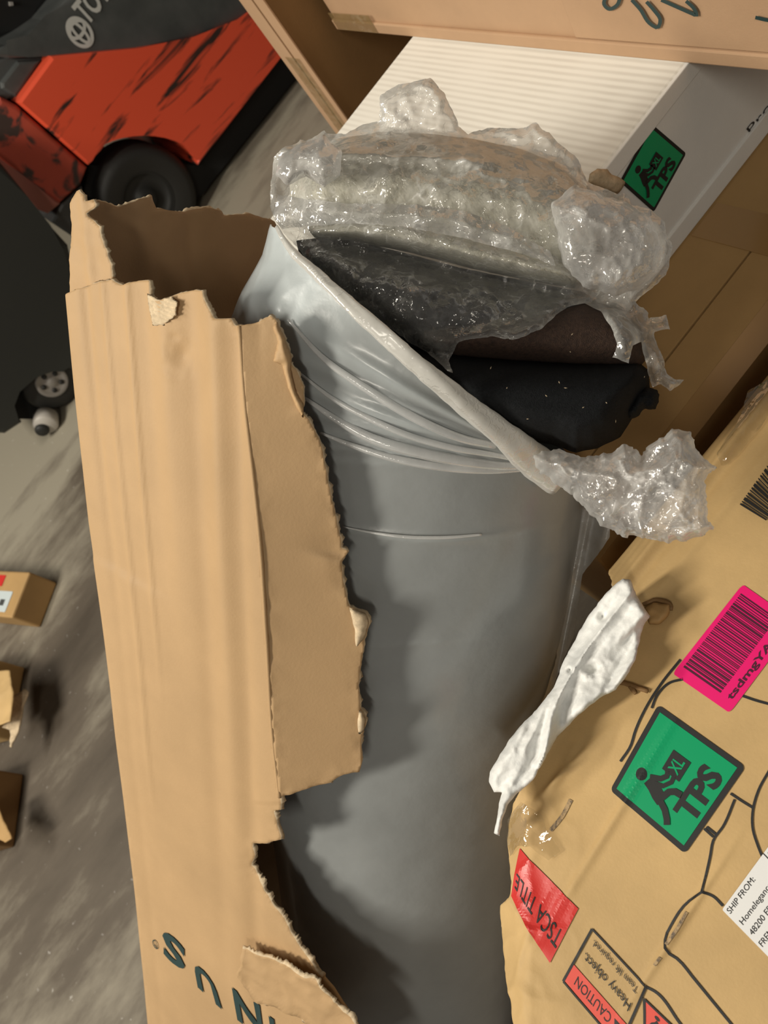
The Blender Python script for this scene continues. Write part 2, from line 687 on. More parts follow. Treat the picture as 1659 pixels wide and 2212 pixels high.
# grey wrap of the rolled mattress: satin plastic, milkier where it is stretched
m = M['wrap'] = mat('grey_plastic_wrap', (.2, .21, .215), .30, spec=.55, coat=.25)
b = m.node_tree.nodes['Principled BSDF']
tc = N(m, 'ShaderNodeTexCoord')
at_ = N(m, 'ShaderNodeAttribute', attribute_name='milk')
ns = N(m, 'ShaderNodeTexNoise')
ns.inputs['Scale'].default_value = 9
ns.inputs['Detail'].default_value = 5
ns.inputs['Roughness'].default_value = .6
L(m, tc.outputs['Object'], ns.inputs['Vector'])
r = N(m, 'ShaderNodeValToRGB')
r.color_ramp.elements[0].position = .3
r.color_ramp.elements[0].color = (.262, .276, .278, 1)
r.color_ramp.elements[1].position = .7
r.color_ramp.elements[1].color = (.302, .318, .321, 1)
L(m, ns.outputs['Fac'], r.inputs['Fac'])
mx = N(m, 'ShaderNodeMix', data_type='RGBA')
mx.inputs[7].default_value = (.56, .62, .64, 1)
L(m, r.outputs['Color'], mx.inputs[6])
L(m, at_.outputs['Fac'], mx.inputs[0])
L(m, mx.outputs[2], b.inputs['Base Color'])
n3 = N(m, 'ShaderNodeTexNoise')
n3.inputs['Scale'].default_value = 70
n3.inputs['Detail'].default_value = 3
L(m, tc.outputs['Object'], n3.inputs['Vector'])
bp = N(m, 'ShaderNodeBump')
bp.inputs['Strength'].default_value = .10
bp.inputs['Distance'].default_value = .004
L(m, n3.outputs['Fac'], bp.inputs['Height'])
L(m, bp.outputs[0], b.inputs['Normal'])

# ------------------------------------------------------------------ floor
ZUP = V(0, 0, 1)
me_v = [(-9, -6, 0), (9, -6, 0), (9, 12, 0), (-9, 12, 0), (-9, -6, -.1), (9, -6, -.1), (9, 12, -.1), (-9, 12, -.1)]
me_f = [(0, 1, 2, 3), (7, 6, 5, 4), (0, 4, 5, 1), (1, 5, 6, 2), (2, 6, 7, 3), (3, 7, 4, 0)]
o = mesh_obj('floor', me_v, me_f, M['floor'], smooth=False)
tag(o, 'worn stained concrete warehouse floor', None, kind='structure')


o = mesh_obj('ceiling', [(x, y, z + 7.0) for x, y, z in me_v], me_f, M['wall'], smooth=False)
tag(o, 'high plain warehouse ceiling', None, kind='structure')
bk = [(x, 12 + d, z) for d in (0, .1) for x, z in ((-9, 0), (9, 0), (9, 7), (-9, 7))]
o = mesh_obj('wall_back', bk, me_f, M['wall'], smooth=False)
tag(o, 'plain grey warehouse wall', None, kind='structure')


# ------------------------------------------------------------------ prism / box helpers
def prism_px(name, px, y, depth, m, parent, bevel=.0, seg=2):
    """outline on the upright plane at distance y, extruded away from the camera side"""
    P = hitn(px, V(0, y, 0), V(0, 1, 0))
    n = len(P)
    vs = [tuple(p) for p in P] + [(p[0], p[1] + depth, p[2]) for p in P]
    bm = bmesh.new()
    bv = [bm.verts.new(v) for v in vs]
    front = bm.faces.new(bv[:n])
    bm.faces.new(bv[n:][::-1])
    for i in range(n):
        j = (i + 1) % n
        bm.faces.new((bv[j], bv[i], bv[n + i], bv[n + j]))
    if bevel:
        bmesh.ops.bevel(bm, geom=list(front.edges), offset=bevel, segments=seg, profile=.5, affect='EDGES', clamp_overlap=True)
    bmesh.ops.recalc_face_normals(bm, faces=bm.faces)
    bmesh.ops.triangulate(bm, faces=[f for f in bm.faces if len(f.verts) > 4])
    me = bpy.data.meshes.new(name)
    bm.to_mesh(me)
    bm.free()
    me.materials.append(m)
    o = bpy.data.objects.new(name, me)
    C.objects.link(o)
    if parent:
        o.parent = parent
        o.matrix_parent_inverse = Matrix.Translation(-Vector(parent.location))
    return o


def box_obj(name, lo, hi, m, parent=None, bevel=.004, top_m=None, rotz=0.0):
    bm = bmesh.new()
    bmesh.ops.create_cube(bm, size=1)
    lo, hi = np.array(lo, float), np.array(hi, float)
    c = (lo + hi) / 2
    for v in bm.verts:
        v.co = Vector(tuple((hi - lo) * np.array(v.co)))
    if bevel:
        bmesh.ops.bevel(bm, geom=list(bm.edges), offset=bevel, segments=2, profile=.5, affect='EDGES')
    if rotz:
        bmesh.ops.rotate(bm, verts=bm.verts, matrix=Matrix.Rotation(rotz, 3, 'Z'))
    for v in bm.verts:
        v.co += Vector(tuple(c))
    bm.normal_update()
    me = bpy.data.meshes.new(name)
    bm.to_mesh(me)
    bm.free()
    me.materials.append(m)
    if top_m:
        me.materials.append(top_m)
        for p in me.polygons:
            if p.normal.z > .9:
                p.material_index = 1
    o = bpy.data.objects.new(name, me)
    C.objects.link(o)
    if parent:
        o.parent = parent
        o.matrix_parent_inverse = Matrix.Translation(-Vector(parent.location))
    return o


def lathe(name, prof, centre, axis, m, parent, seg=40):
    """ring profile (radius, offset along the axis) turned about an axis"""
    ax = nrm(axis)
    u = nrm(np.cross(ax, V(0, 0, 1)) if abs(ax[2]) < .9 else np.cross(ax, V(1, 0, 0)))
    v = np.cross(ax, u)
    vs, fs = [], []
    for (r, h) in prof:
        for k in range(seg):
            t = 2 * math.pi * k / seg
            vs.append(centre + ax * h + r * (math.cos(t) * u + math.sin(t) * v))
    for i in range(len(prof) - 1):
        for k in range(seg):
            k2 = (k + 1) % seg
            fs.append((i * seg + k, i * seg + k2, (i + 1) * seg + k2, (i + 1) * seg + k))
    return mesh_obj(name, vs, fs, m, parent)


def text_tris(s, bold=.0):
    """glyph triangles of a short text: vertices in em units, faces"""
    cu = bpy.data.curves.new('glyphs', 'FONT')
    cu.body = s
    cu.size = 1
    cu.offset = bold
    cu.resolution_u = 3
    ob = bpy.data.objects.new('glyphs', cu)
    C.objects.link(ob)
    dg = bpy.context.evaluated_depsgraph_get()
    me = bpy.data.meshes.new_from_object(ob.evaluated_get(dg))
    vs = np.array([v.co[:2] for v in me.vertices]).reshape(-1, 2)
    fs = [tuple(p.vertices) for p in me.polygons]
    bpy.data.objects.remove(ob)
    bpy.data.curves.remove(cu)
    bpy.data.meshes.remove(me)
    return vs, fs


class Print:
    """flat print on a surface: shapes in a unit frame mapped onto four corners (LL, LR, UR, UL)"""

    def __init__(self, corners, normal, lift=.0012, aspect=1.0, relief=None):
        self.c = [np.asarray(c, float) for c in corners]
        self.n = nrm(normal)
        self.v, self.f, self.mi, self.mats = [], [], [], []
        self.lift = lift
        self.asp = aspect
        self.relief = relief

    def w(self, uv, layer):
        uv = np.atleast_2d(np.asarray(uv, float))
        u, v = uv[:, :1], uv[:, 1:2]
        a, b, c, d = self.c
        P = a * (1 - u) * (1 - v) + b * u * (1 - v) + c * u * v + d * (1 - u) * v
        off = np.full(len(P), self.lift + .0004 * layer)
        if self.relief is not None:
            off = off + self.relief(P)
        return P + self.n * off[:, None]

    def add(self, uv, faces, m, layer):
        uv = [tuple(map(float, q)) for q in uv]
        tris = []
        for f in faces:
            for i in range(1, len(f) - 1):
                tris.append((f[0], f[i], f[i + 1]))
        if self.relief is not None:
            W = self.w(uv, layer)
            lim = .005
            stack, done = tris, []
            mid = {}
            pos = list(W)

            def half(a, b_):
                key = (min(a, b_), max(a, b_))
                if key not in mid:
                    uv.append(((uv[a][0] + uv[b_][0]) / 2, (uv[a][1] + uv[b_][1]) / 2))
                    pos.append((pos[a] + pos[b_]) / 2)
                    mid[key] = len(uv) - 1
                return mid[key]
            while stack:
                a, b_, c_ = stack.pop()
                ls = [np.linalg.norm(pos[a] - pos[b_]), np.linalg.norm(pos[b_] - pos[c_]), np.linalg.norm(pos[c_] - pos[a])]
                kx = int(np.argmax(ls))
                if ls[kx] < lim:
                    done.append((a, b_, c_))
                    continue
                if kx == 1:
                    a, b_, c_ = b_, c_, a
                elif kx == 2:
                    a, b_, c_ = c_, a, b_
                h_ = half(a, b_)
                stack += [(a, h_, c_), (h_, b_, c_)]
            tris = done
        faces = tris
        k = len(self.v)
        self.v += list(self.w(uv, layer))
        if m not in self.mats:
            self.mats.append(m)
        for f in faces:
            self.f.append(tuple(i + k for i in f))
            self.mi.append(self.mats.index(m))

    def rect(self, u0, v0, u1, v1, m, layer, n=1):
        uv, fs = [], []
        for j in range(n + 1):
            for i in range(n + 1):
                uv.append((u0 + (u1 - u0) * i / n, v0 + (v1 - v0) * j / n))
        for j in range(n):
            for i in range(n):
                a = j * (n + 1) + i
                fs.append((a, a + 1, a + n + 2, a + n + 1))
        self.add(uv, fs, m, layer)

    def poly(self, pts, m, layer):
        bm = bmesh.new()
        vs = [bm.verts.new((p[0], p[1], 0)) for p in pts]
        f = bm.faces.new(vs)
        bmesh.ops.triangulate(bm, faces=[f])
        bm.verts.index_update()
        self.add([(v.co.x, v.co.y) for v in bm.verts], [tuple(v.index for v in f.verts) for f in bm.faces], m, layer)
        bm.free()

    def rrect(self, u0, v0, u1, v1, r, m, layer):
        pts = []
        ry = r * self.asp
        for cx, cy, a0 in ((u1 - r, v0 + ry, -90), (u1 - r, v1 - ry, 0), (u0 + r, v1 - ry, 90), (u0 + r, v0 + ry, 180)):
            for k in range(5):
                t = math.radians(a0 + 22.5 * k)
                pts.append((cx + r * math.cos(t), cy + ry * math.sin(t)))
        self.poly(pts, m, layer)

    def circle(self, cx, cy, r, m, layer):
        self.poly([(cx + r * math.cos(t), cy + r * self.asp * math.sin(t)) for t in np.linspace(0, 2 * math.pi, 20, endpoint=False)], m, layer)

    def stroke(self, pts, wd, m, layer):
        pts = np.asarray(pts, float)
        S = np.array([1, 1 / self.asp])
        q = pts * S
        d = np.gradient(q, axis=0)
        d /= np.linalg.norm(d, axis=1)[:, None] + 1e-9
        nn = np.stack([-d[:, 1], d[:, 0]], 1) * wd / 2
        a, b = (q + nn) / S, (q - nn) / S
        k = len(pts)
        self.add(np.concatenate([a, b]), [(i, i + 1, k + i + 1, k + i) for i in range(k - 1)], m, layer)

    def text(self, s, u, v, h, m, layer, wide=1.0, bold=0.0, fit=None, rot=0.0):
        vs, fs = text_tris(s, bold)
        if len(vs) == 0:
            return
        vs = vs.copy()
        vs[:, 0] -= vs[:, 0].min()
        sy = h / .7
        sx = sy / self.asp * wide
        if fit:
            sx = fit / max(1e-6, vs[:, 0].max())
        q = np.stack([vs[:, 0] * sx, vs[:, 1] * sy], 1)
        self.add(q + np.array([u, v]), fs, m, layer)

    def build(self, name, parent, label=None):
        o = mesh_obj(name, self.v, self.f, self.mats, parent, self.mi, smooth=False)
        if label:
            o['label'] = label
        return o


def tps_sticker(corners, normal, parent, label, lift=.0015, relief=None):
    p = Print(corners, normal, lift, 1.0, relief)
    p.rrect(0, 0, 1, 1, .05, M['black'], 0)
    p.rect(.055, .055, .945, .945, M['green'], 1, 4)
    p.text('TPS', .25, .11, .22, M['black'], 2, fit=.55, bold=.045)
    # a person bending over to lift a crate
    k = M['black']
    p.circle(.33, .79, .062, k, 2)
    p.stroke([(.335, .70), (.31, .62), (.27, .54), (.25, .47)], .13, k, 2)
    p.stroke([(.36, .70), (.41, .60), (.47, .56), (.52, .58)], .055, k, 3)
    p.stroke([(.33, .66), (.37, .54), (.45, .49), (.52, .50)], .045, k, 3)
    p.stroke([(.27, .49), (.36, .46), (.40, .41), (.41, .34)], .065, k, 4)
    p.stroke([(.24, .49), (.20, .40), (.14, .33), (.10, .30)], .065, k, 4)
    p.rect(.50, .43, .72, .64, k, 3)
    p.text('XL', .535, .475, .12, M['green'], 4, fit=.15, bold=.02)
    return p.build('sticker', parent, label)


def ridge(x, c, wdt):
    return np.exp(-((x - c) / wdt) ** 2)


def slab(name, outline, step, p0, n, relief, thick, mats, parent, torn=None, tearamp=.004):
    """a cardboard panel: trimmed grid on a plane, relief on its face, a frayed pale core at torn edges"""
    pt = Patch(outline, step)
    W = hitn(pt.p, p0, n)
    n = nrm(n)
    h = relief(W, pt) if relief else np.zeros(len(W))
    F = W + n * h[:, None]
    B = F - n * thick
    if torn is not None:
        o = np.asarray(outline, float)
        cen = pt.p[pt.bv]
        # push the core outward past the face liner
        nb = {}
        for a, b2 in pt.border:
            t = pt.p[b2] - pt.p[a]
            out = np.array([-t[1], t[0]])
            nb.setdefault(a, np.zeros(2))
            nb.setdefault(b2, np.zeros(2))
            nb[a] += out
            nb[b2] += out
        raw = np.array([nb[int(v)] for v in pt.bv])
        for lo_ in range(0, len(cen), 400):
            d2 = ((cen[lo_:lo_ + 400, None] - cen[None]) ** 2).sum(-1)
            sm_ = np.exp(-d2 / (2 * 9.0 ** 2)) @ raw
            for v, q_ in zip(pt.bv[lo_:lo_ + 400], sm_):
                nb[int(v)] = q_
        for v in pt.bv:
            am = torn(pt.p[v])
            if am <= 0:
                continue
            dd = nb[int(v)]
            dd = dd / (np.linalg.norm(dd) + 1e-9)
            q = np.array([[pt.p[v][0] * .05, pt.p[v][1] * .05, .3]])
            a = am * max(0.0, .30 + 1.3 * float(perlin(q)[0]) + .9 * float(perlin(q * 3.7 + 2)[0]))
            npx = pt.p[v] + dd * a * SIGN
            B[v] = hitn([npx], p0, n)[0] + n * (h[v] - thick)
    k = len(F)
    vs = np.concatenate([F, B])
    fs = [tuple(q[::-1]) for q in pt.f] + [tuple(q + k) for q in pt.f]
    mi = [0] * len(pt.f) + [1] * len(pt.f)
    for a, b2 in pt.border:
        fs.append((a, b2, b2 + k, a + k))
        mi.append(2 if torn is not None and torn(pt.p[a]) > 0 else 0)
    return mesh_obj(name, vs, fs, mats, parent, mi)


SIGN = 1.0


def puff(name, outline, step, zc, front, back, rad, m, parent, crk=None, power=.5, mats=None, tilt=None):
    """a closed padded shape: outline at depth zc, swelling towards and away from the viewer's side"""
    pt = Patch(outline, step)
    z0 = zc(pt.p) if callable(zc) else np.full(len(pt.p), float(zc))
    t = np.clip(pt.d / rad, 0, 1)
    bulge = (1 - (1 - t) ** 2) ** power
    r = rays(pt.p)
    F = CAM + r * (z0 - front * bulge)[:, None]
    B = CAM + r * (z0 + back * bulge)[:, None]
    if crk:
        edge = np.clip(pt.d / (3 * step), .15, 1)
        F0, B0 = F.copy(), B.copy()
        for amp, s in (crk if isinstance(crk, list) else [crk]):
            F = F - r * (amp * crinkle(F0, s) * edge)[:, None]
            B = B + r * (amp * crinkle(B0 + 3, s) * edge)[:, None]
    k = len(F)
    isb = np.zeros(k, bool)
    isb[pt.bv] = True
    idx_b = np.where(isb, np.arange(k), np.arange(k) + k)
    vs = np.concatenate([F, B])
    fs = [tuple(q[::-1]) for q in pt.f] + [tuple(idx_b[q]) for q in pt.f]
    fs = [f for f in fs if len(set(f)) == 4]
    o = mesh_obj(name, vs, fs, m, parent)
    return o, pt, vs, fs


def tube(name, P, radii, m, parent, seg=12, flat=1.0, twist=0.0, lobes=0, lamp=.0, rag=0.0):
    P = np.asarray(P, float)
    radii = np.asarray(radii, float)
    T = np.gradient(P, axis=0)
    T /= np.linalg.norm(T, axis=1)[:, None]
    vs, fs = [], []
    for i in range(len(P)):
        v = nrm(CAM - P[i])
        side = nrm(np.cross(T[i], v))
        up = np.cross(side, T[i])
        for k in range(seg):
            t = 2 * math.pi * k / seg
            rr = radii[i] * (1 + lamp * math.cos(lobes * (t + twist * i)) if lobes else 1)
            vs.append(P[i] + side * rr * math.cos(t) + up * rr * flat * math.sin(t))
    n = len(P)
    for i in range(n - 1):
        for k in range(seg):
            k2 = (k + 1) % seg
            fs.append((i * seg + k, i * seg + k2, (i + 1) * seg + k2, (i + 1) * seg + k))
    fs.append(tuple(range(seg))[::-1])
    fs.append(tuple(range((n - 1) * seg, n * seg)))
    if rag:
        A = np.array(vs)
        A = A + rag * np.stack([crinkle(A + 1, .02), crinkle(A + 5, .02), crinkle(A + 9, .02)], 1)
        vs = A
    return mesh_obj(name, vs, fs, m, parent)


def resample(P, n):
    P = np.asarray(P, float)
    d = np.concatenate([[0], np.cumsum(np.linalg.norm(np.diff(P, axis=0), axis=1))])
    t = np.linspace(0, d[-1], n)
    # smooth interpolation (catmull-rom by component)
    out = np.zeros((n, P.shape[1]))
    for j in range(P.shape[1]):
        mtan = np.gradient(P[:, j], d)
        idx = np.clip(np.searchsorted(d, t) - 1, 0, len(d) - 2)
        hh = d[idx + 1] - d[idx]
        s = (t - d[idx]) / hh
        out[:, j] = ((2 * s ** 3 - 3 * s ** 2 + 1) * P[idx, j] + (s ** 3 - 2 * s ** 2 + s) * hh * mtan[idx]
                     + (-2 * s ** 3 + 3 * s ** 2) * P[idx + 1, j] + (s ** 3 - s ** 2) * hh * mtan[idx + 1])
    return out


# ================================================================== the leaning box and the roll
AX = nrm(cw(-.0425, .919, .392))                  # down the length of the box
C1 = nrm(cw(.819, .257, -.513))                   # across its front panel
FN = -nrm(np.cross(AX, C1))
if np.dot(FN, IF) > 0:
    FN = -FN                                      # front panel normal, towards the viewer
C2 = -FN                                          # across its side panel, away
Z0 = .95
P0 = at(560, 1000, Z0)
WBOX = Z0 / 2.743

box = thing('cardboard_box', 'tall torn tan carton leaning in the middle with a grey roll inside', 'box', P0 + AX * .9)

face1 = jag([(139, 636), (165, 625), (195, 615), (240, 604), (258, 617), (295, 606), (322, 607), (316, 640), (345, 652), (368, 640),
             (400, 628), (437, 627), (436, 645), (455, 670), (465, 688), (495, 688), (502, 706)], 3.0, 5, 1)
crease = [(517, 703), (530, 880), (545, 1010), (560, 1150), (576, 1380), (590, 1600), (604, 1722)]
tear2 = jag([(604, 1722), (606, 1735), (604, 1752), (590, 1750), (599, 1790), (607, 1815), (577, 1822), (541, 1824), (548, 1850), (538, 1872),
             (556, 1895), (580, 1940), (600, 1962), (640, 2030), (690, 2100)], 3.0, 5, 2)
face1 += crease[:-1] + tear2 + [(720, 2140), (765, 2210), (840, 2330), (860, 2400), (600, 2400), (366, 2400), (352, 2330)] + \
    [(320, 2212), (290, 1930), (240, 1500), (190, 1130), (160, 850)]


def cross_pos(W):
    return (W - P0) @ C1


def face1_relief(W, pt):
    c = cross_pos(W) / WBOX            # -1 at the left edge .. 0 at the crease
    s = (W - P0) @ AX
    top = np.clip(1 - (s + .35) / .75, 0, 1)
    h = .0036 * ridge(c, -.80, .016) * (1 - np.clip((s - .55) / .2, 0, 1))
    h += -.0060 * ridge(c, -.93, .03) * (top + .25)
    h += .0040 * ridge(c, -.66, .014) * np.clip(1 - (s - .25) / .25, 0, 1)
    h += -.006 * ridge(c, -.58, .05) * top + .006 * ridge(c, -.47, .05) * top - .006 * ridge(c, -.33, .06) * np.clip(1.2 - s, 0, 1)
    h += .007 * ridge(c, -.20, .05) * np.clip(1.0 - s, 0, 1) - .004 * ridge(c, -.10, .05)
    h += .0016 * perlin(np.stack([c * 9, s * 1.2, s * 0 + 2], 1)) * (.4 + top)
    h += .004 * perlin(W * 4.0)
    # the puncture near the top
    q = proj(W)
    dd = np.hypot(q[:, 0] - 385, (q[:, 1] - 770) * .6)
    h += -.006 * np.exp(-(dd / 16) ** 2) + .004 * np.exp(-((dd - 26) / 8) ** 2) * perlin(W * 60)
    # slanting crease
    d2 = (q[:, 1] - 1212) - .55 * (q[:, 0] - 215)
    h += .0018 * np.tanh(d2 / 6) * np.exp(-((q[:, 0] - 270) / 70) ** 2) * np.exp(-(d2 / 60) ** 2)
    near = np.exp(-pt.d / 14) * np.clip((c + .92) / .1, 0, 1)
    near = near * np.where((q[:, 1] < 730) | (q[:, 1] > 1715), 1, 0)
    h += near * (.004 * perlin(W * 28) + .002 * perlin(W * 75))
    joint = np.where((q[:, 1] > 690) & (q[:, 1] < 1735), np.clip(-c / .10, 0, 1), 1)
    return h * joint


def torn1(p):
    x, y = p
    if y < 712 and x < 512:
        return 6.0
    if x > 530 and 1700 < y < 2110:
        return 9.0
    return 0.0


front_panel = slab('front_panel', face1, 5.0, P0, FN, face1_relief, .006, [M['box'], M['box_in'], M['torn']], box, torn1)

# side panel, folded back along the crease
PH = math.radians(33)
Ca = hit(517, 703, P0, FN)
Cb = hit(604, 1722, P0, FN)
EA = nrm(Cb - Ca)
C2s = math.cos(PH) * C1 + math.sin(PH) * C2
SN = nrm(np.cross(EA, C2s))
if np.dot(SN, IF) > 0:
    SN = -SN
face2 = crease[::-1] + jag([(517, 703), (545, 700), (560, 694), (585, 682), (598, 690), (610, 720), (628, 765), (626, 778), (642, 800), (656, 832),
                            (657, 870), (652, 890), (667, 905), (690, 950), (701, 990), (709, 1040), (722, 1100), (735, 1160), (738, 1185),
                            (754, 1190), (738, 1215), (742, 1260), (755, 1310), (790, 1325), (798, 1347), (787, 1380), (784, 1412),
                            (778, 1450), (775, 1482), (780, 1530), (791, 1560), (785, 1582), (780, 1600), (783, 1645), (776, 1668),
                            (742, 1671), (713, 1690), (650, 1708), (604, 1722)], 2.6, 5, 3)[1:-1]


def face2_relief(W, pt):
    q = proj(W)
    h = .0025 * perlin(W * 5 + 9)
    h += np.exp(-pt.d / 16) * (.004 * perlin(W * 28) + .002 * perlin(W * 75))
    d2 = (q[:, 1] - 1190) - .22 * (q[:, 0] - 660)
    h += .003 * np.tanh(d2 / 5) * np.exp(-((q[:, 0] - 720) / 45) ** 2) * np.exp(-(d2 / 50) ** 2)
    # curls back a touch near the torn top
    h += .012 * np.exp(-((q[:, 1] - 690) / 90) ** 2) * np.clip((q[:, 0] - 560) / 60, 0, 1) * .6
    return h * np.clip(((W - Ca) @ C2s) / .03, 0, 1)


slab('side_panel', face2, 5.0, Ca, SN, face2_relief, .006, [M['box'], M['box_in'], M['torn']], box,
     lambda p: 8.0 if p[0] > 560 and not (abs(p[0] - (517 + (p[1] - 703) * .085)) < 14) else 0)

tube('crease', resample(hitn(crease, P0 - FN * .0012, FN), 60), [.0030] * 60, M['box'], box, 10, 1.0)

# peeled strips of face paper along the torn side
for (pts, sd) in (([(597, 690), (612, 722), (630, 768), (628, 800), (640, 850), (655, 872), (656, 905), (640, 880), (622, 838), (610, 790), (590, 780), (600, 740), (590, 705)], 5),
                  ([(755, 1312), (790, 1326), (797, 1346), (787, 1380), (770, 1400), (766, 1360), (758, 1330)], 6),
                  ([(775, 1530), (790, 1556), (786, 1580), (776, 1590), (772, 1560)], 8)):
    puff('torn_liner', jag(pts, 2.5, 6, sd, True), 4.0, lambda p: depth_of(hitn(p, Ca + SN * .004, SN)), .006, .002, 25,
         M['torn'] if sd > 5 else M['box'], box, (.0035, .02))

# far side wall of the box seen from inside, and the torn inner ply at the left corner
LE = P0 - C1 * WBOX                                # a point on the left edge
LN = C1                                            # faces into the box
back = jag([(188, 470), (191, 437), (203, 431), (232, 440), (260, 449), (300, 431), (328, 423), (335, 450), (400, 458), (440, 447), (480, 455),
            (485, 466), (540, 462), (592, 477)], 3.5, 5, 4) + [(640, 560), (640, 900), (640, 1400), (640, 2250), (360, 2250), (330, 1900), (270, 1400), (235, 1100)] + [(205, 800), (190, 620)]


def back_relief(W, pt):
    s = (W - LE) @ AX
    c = (W - LE) @ C2
    h = .006 * perlin(np.stack([c * 14, s * 4, s * 0], 1)) + .005 * perlin(W * 16)
    h += .005 * ridge(s, -.40, .010) + .004 * ridge(c, .13, .02) - .004 * ridge(c, .22, .015)
    h += np.exp(-pt.d / 12) * .005 * perlin(W * 55)
    return h


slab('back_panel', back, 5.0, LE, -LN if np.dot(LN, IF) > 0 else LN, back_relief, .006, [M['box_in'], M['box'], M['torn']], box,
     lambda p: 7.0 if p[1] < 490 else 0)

bp0 = P0 - FN * .52
q4 = [bp0 - C1 * WBOX * .97 + AX * .10, bp0 + C1 * .02 + AX * .10, bp0 + C1 * .02 + AX * 1.28, bp0 - C1 * WBOX * .97 + AX * 1.28]
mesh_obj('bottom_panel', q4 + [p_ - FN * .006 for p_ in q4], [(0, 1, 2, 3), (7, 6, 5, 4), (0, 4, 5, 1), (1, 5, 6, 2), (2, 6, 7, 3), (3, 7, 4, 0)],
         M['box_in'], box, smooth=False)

ply = jag([(150, 640), (152, 520), (154, 480), (153, 440), (160, 425), (170, 408), (185, 422), (186, 436), (200, 430), (205, 445), (186, 462), (215, 490),
           (222, 520), (238, 570), (243, 612), (230, 650)], 2.5, 5, 9, True)
slab('inner_flap', ply, 4.5, P0 - FN * .016, FN,
     lambda W, pt: .004 * perlin(W * 30) + .004 * ridge(cross_pos(W) / WBOX, -.93, .03), .004,
     [M['box'], M['box_in'], M['torn']], box, lambda p: 6.0 if p[1] < 600 and p[0] > 158 else 0)

# crushed flute uncovered at the top edge of the front panel
puff('torn_liner', jag([(318, 634), (345, 646), (370, 640), (384, 652), (380, 682), (352, 704), (330, 702), (322, 668)], 3, 5, 12, True), 3,
     lambda p: depth_of(hitn(p, P0 + FN * .002, FN)) + .0016 * np.sin((p[:, 1] + 10 * np.sin(p[:, 0] / 22)) / 1.55), .0015, .001, 8, M['torn'], box, (.0012, .02))

# loose flap curling at the bottom
flap = jag([(527, 2045), (560, 2052), (600, 2066), (632, 2080), (650, 2092), (690, 2105), (725, 2150), (775, 2212), (840, 2300), (700, 2300), (668, 2215),
            (640, 2190), (600, 2170), (560, 2160), (528, 2130), (518, 2095), (530, 2070)], 3.0, 6, 11, True)
fl = slab('torn_flap', flap, 5.0, P0 + FN * .016, FN,
          lambda W, pt: .010 * np.exp(-pt.d / 26) * (.5 + perlin(W * 26)) + .010 * perlin(W * 13) + .004 * crinkle(W, .05), .005,
          [M['box'], M['torn'], M['torn']], box, lambda p: 9.0)


# printed letters on the front panel, upside down for the viewer
def relief_at(W):
    class _P:
        pass
    t = _P()
    t.d = np.full(len(W), 1e3)
    return face1_relief(W, t)


def letter(ch, px, wide, bold=.03, h=None):
    """px: four pixel corners LL, LR, UR, UL of the glyph box"""
    cs = [hit(x, y, P0, FN) for x, y in px]
    p = Print(cs, FN, .0022, 1.0, relief_at)
    vs, fs = text_tris(ch, bold)
    lo, hi = vs.min(0), vs.max(0)
    p.add((vs - lo) / (hi - lo), fs, M['green_ink'], 0)
    return p.build('letter', box)


# glyph baseline runs up-left, letter tops point down the box
letter('S', [(400, 2044), (352, 2003), (352, 2060), (402, 2100)], 1)
letter('U', [(463, 2115), (419, 2072), (430, 2130), (482, 2178)], 1)
letter('N', [(560, 2173), (503, 2130), (516, 2200), (572, 2245)], 1)
letter('I', [(593, 2200), (582, 2192), (592, 2260), (603, 2268)], 1)
letter('R', [(338, 2042), (333, 2036), (331, 2041), (337, 2047)], 1, 0)
p = Print([hit(x, y, P0, FN) for x, y in [(343, 2040), (333, 2027), (328, 2038), (340, 2052)]], FN, .0022, 1.0, relief_at)
p.stroke([(.5 + .5 * math.cos(t), .5 + .5 * math.sin(t)) for t in np.linspace(0, 2 * math.pi, 24)], .12, M['green_ink'], 0)
p.build('letter', box)

# ------------------------------------------------------------------ rolled mattress
ELAT = nrm(IR - np.dot(IR, AX) * AX)
EDEP = nrm(np.cross(AX, ELAT))
if np.dot(EDEP, IF) < 0:
    EDEP = -EDEP
ZC = 1.18
Q0 = at(866, 1000, ZC)
S_END = 1.27
roll = thing('rolled_mattress', 'rolled mattress in grey plastic wrap with layers bulging from its top end', 'mattress',
             Q0 + AX * S_END)

LEFT = np.array([(420, 600), (490, 590), (560, 572), (640, 528), (700, 503), (780, 492), (900, 496), (1000, 505), (1300, 530), (1600, 565), (1900, 605), (2300, 655), (2900, 700)], float)
RIGHT = np.array([(420, 1225), (700, 1290), (1000, 1265), (1100, 1250), (1250, 1228), (1450, 1197), (1600, 1165), (1800, 1135), (2000, 1118), (2300, 1100), (2900, 1060)], float)


def axis_y(s):
    return proj(Q0 + AX * s)[0, 1]


def roll_section(s):
    P = Q0 + AX * s
    y = proj(P)[0, 1]
    z = depth_of(P)[0]
    xl = np.interp(y, LEFT[:, 0], LEFT[:, 1])
    xr = np.interp(y, RIGHT[:, 0], RIGHT[:, 1])
    xc = proj(P)[0, 0]
    off = ((xl + xr) / 2 - xc) * z / FPX
    r1 = (xr - xl) / 2 * z / FPX
    return P + ELAT * off, r1


def roll_r2(s, r1):
    return .19 + .012 * math.exp(-((s + .22) / .10) ** 2)


DIAG = np.array([(560, 470), (598, 492), (640, 562), (720, 640), (800, 706), (900, 780), (1000, 880), (1080, 950), (1160, 1004), (1210, 1035), (1260, 1060), (1400, 1120)], float)
NT, NS = 220, 190


def roll_pt(th, s):
    c, r1 = roll_section(s)
    r2 = roll_r2(s, r1)
    return c + ELAT * r1 * math.cos(th) - EDEP * r2 * math.sin(th)


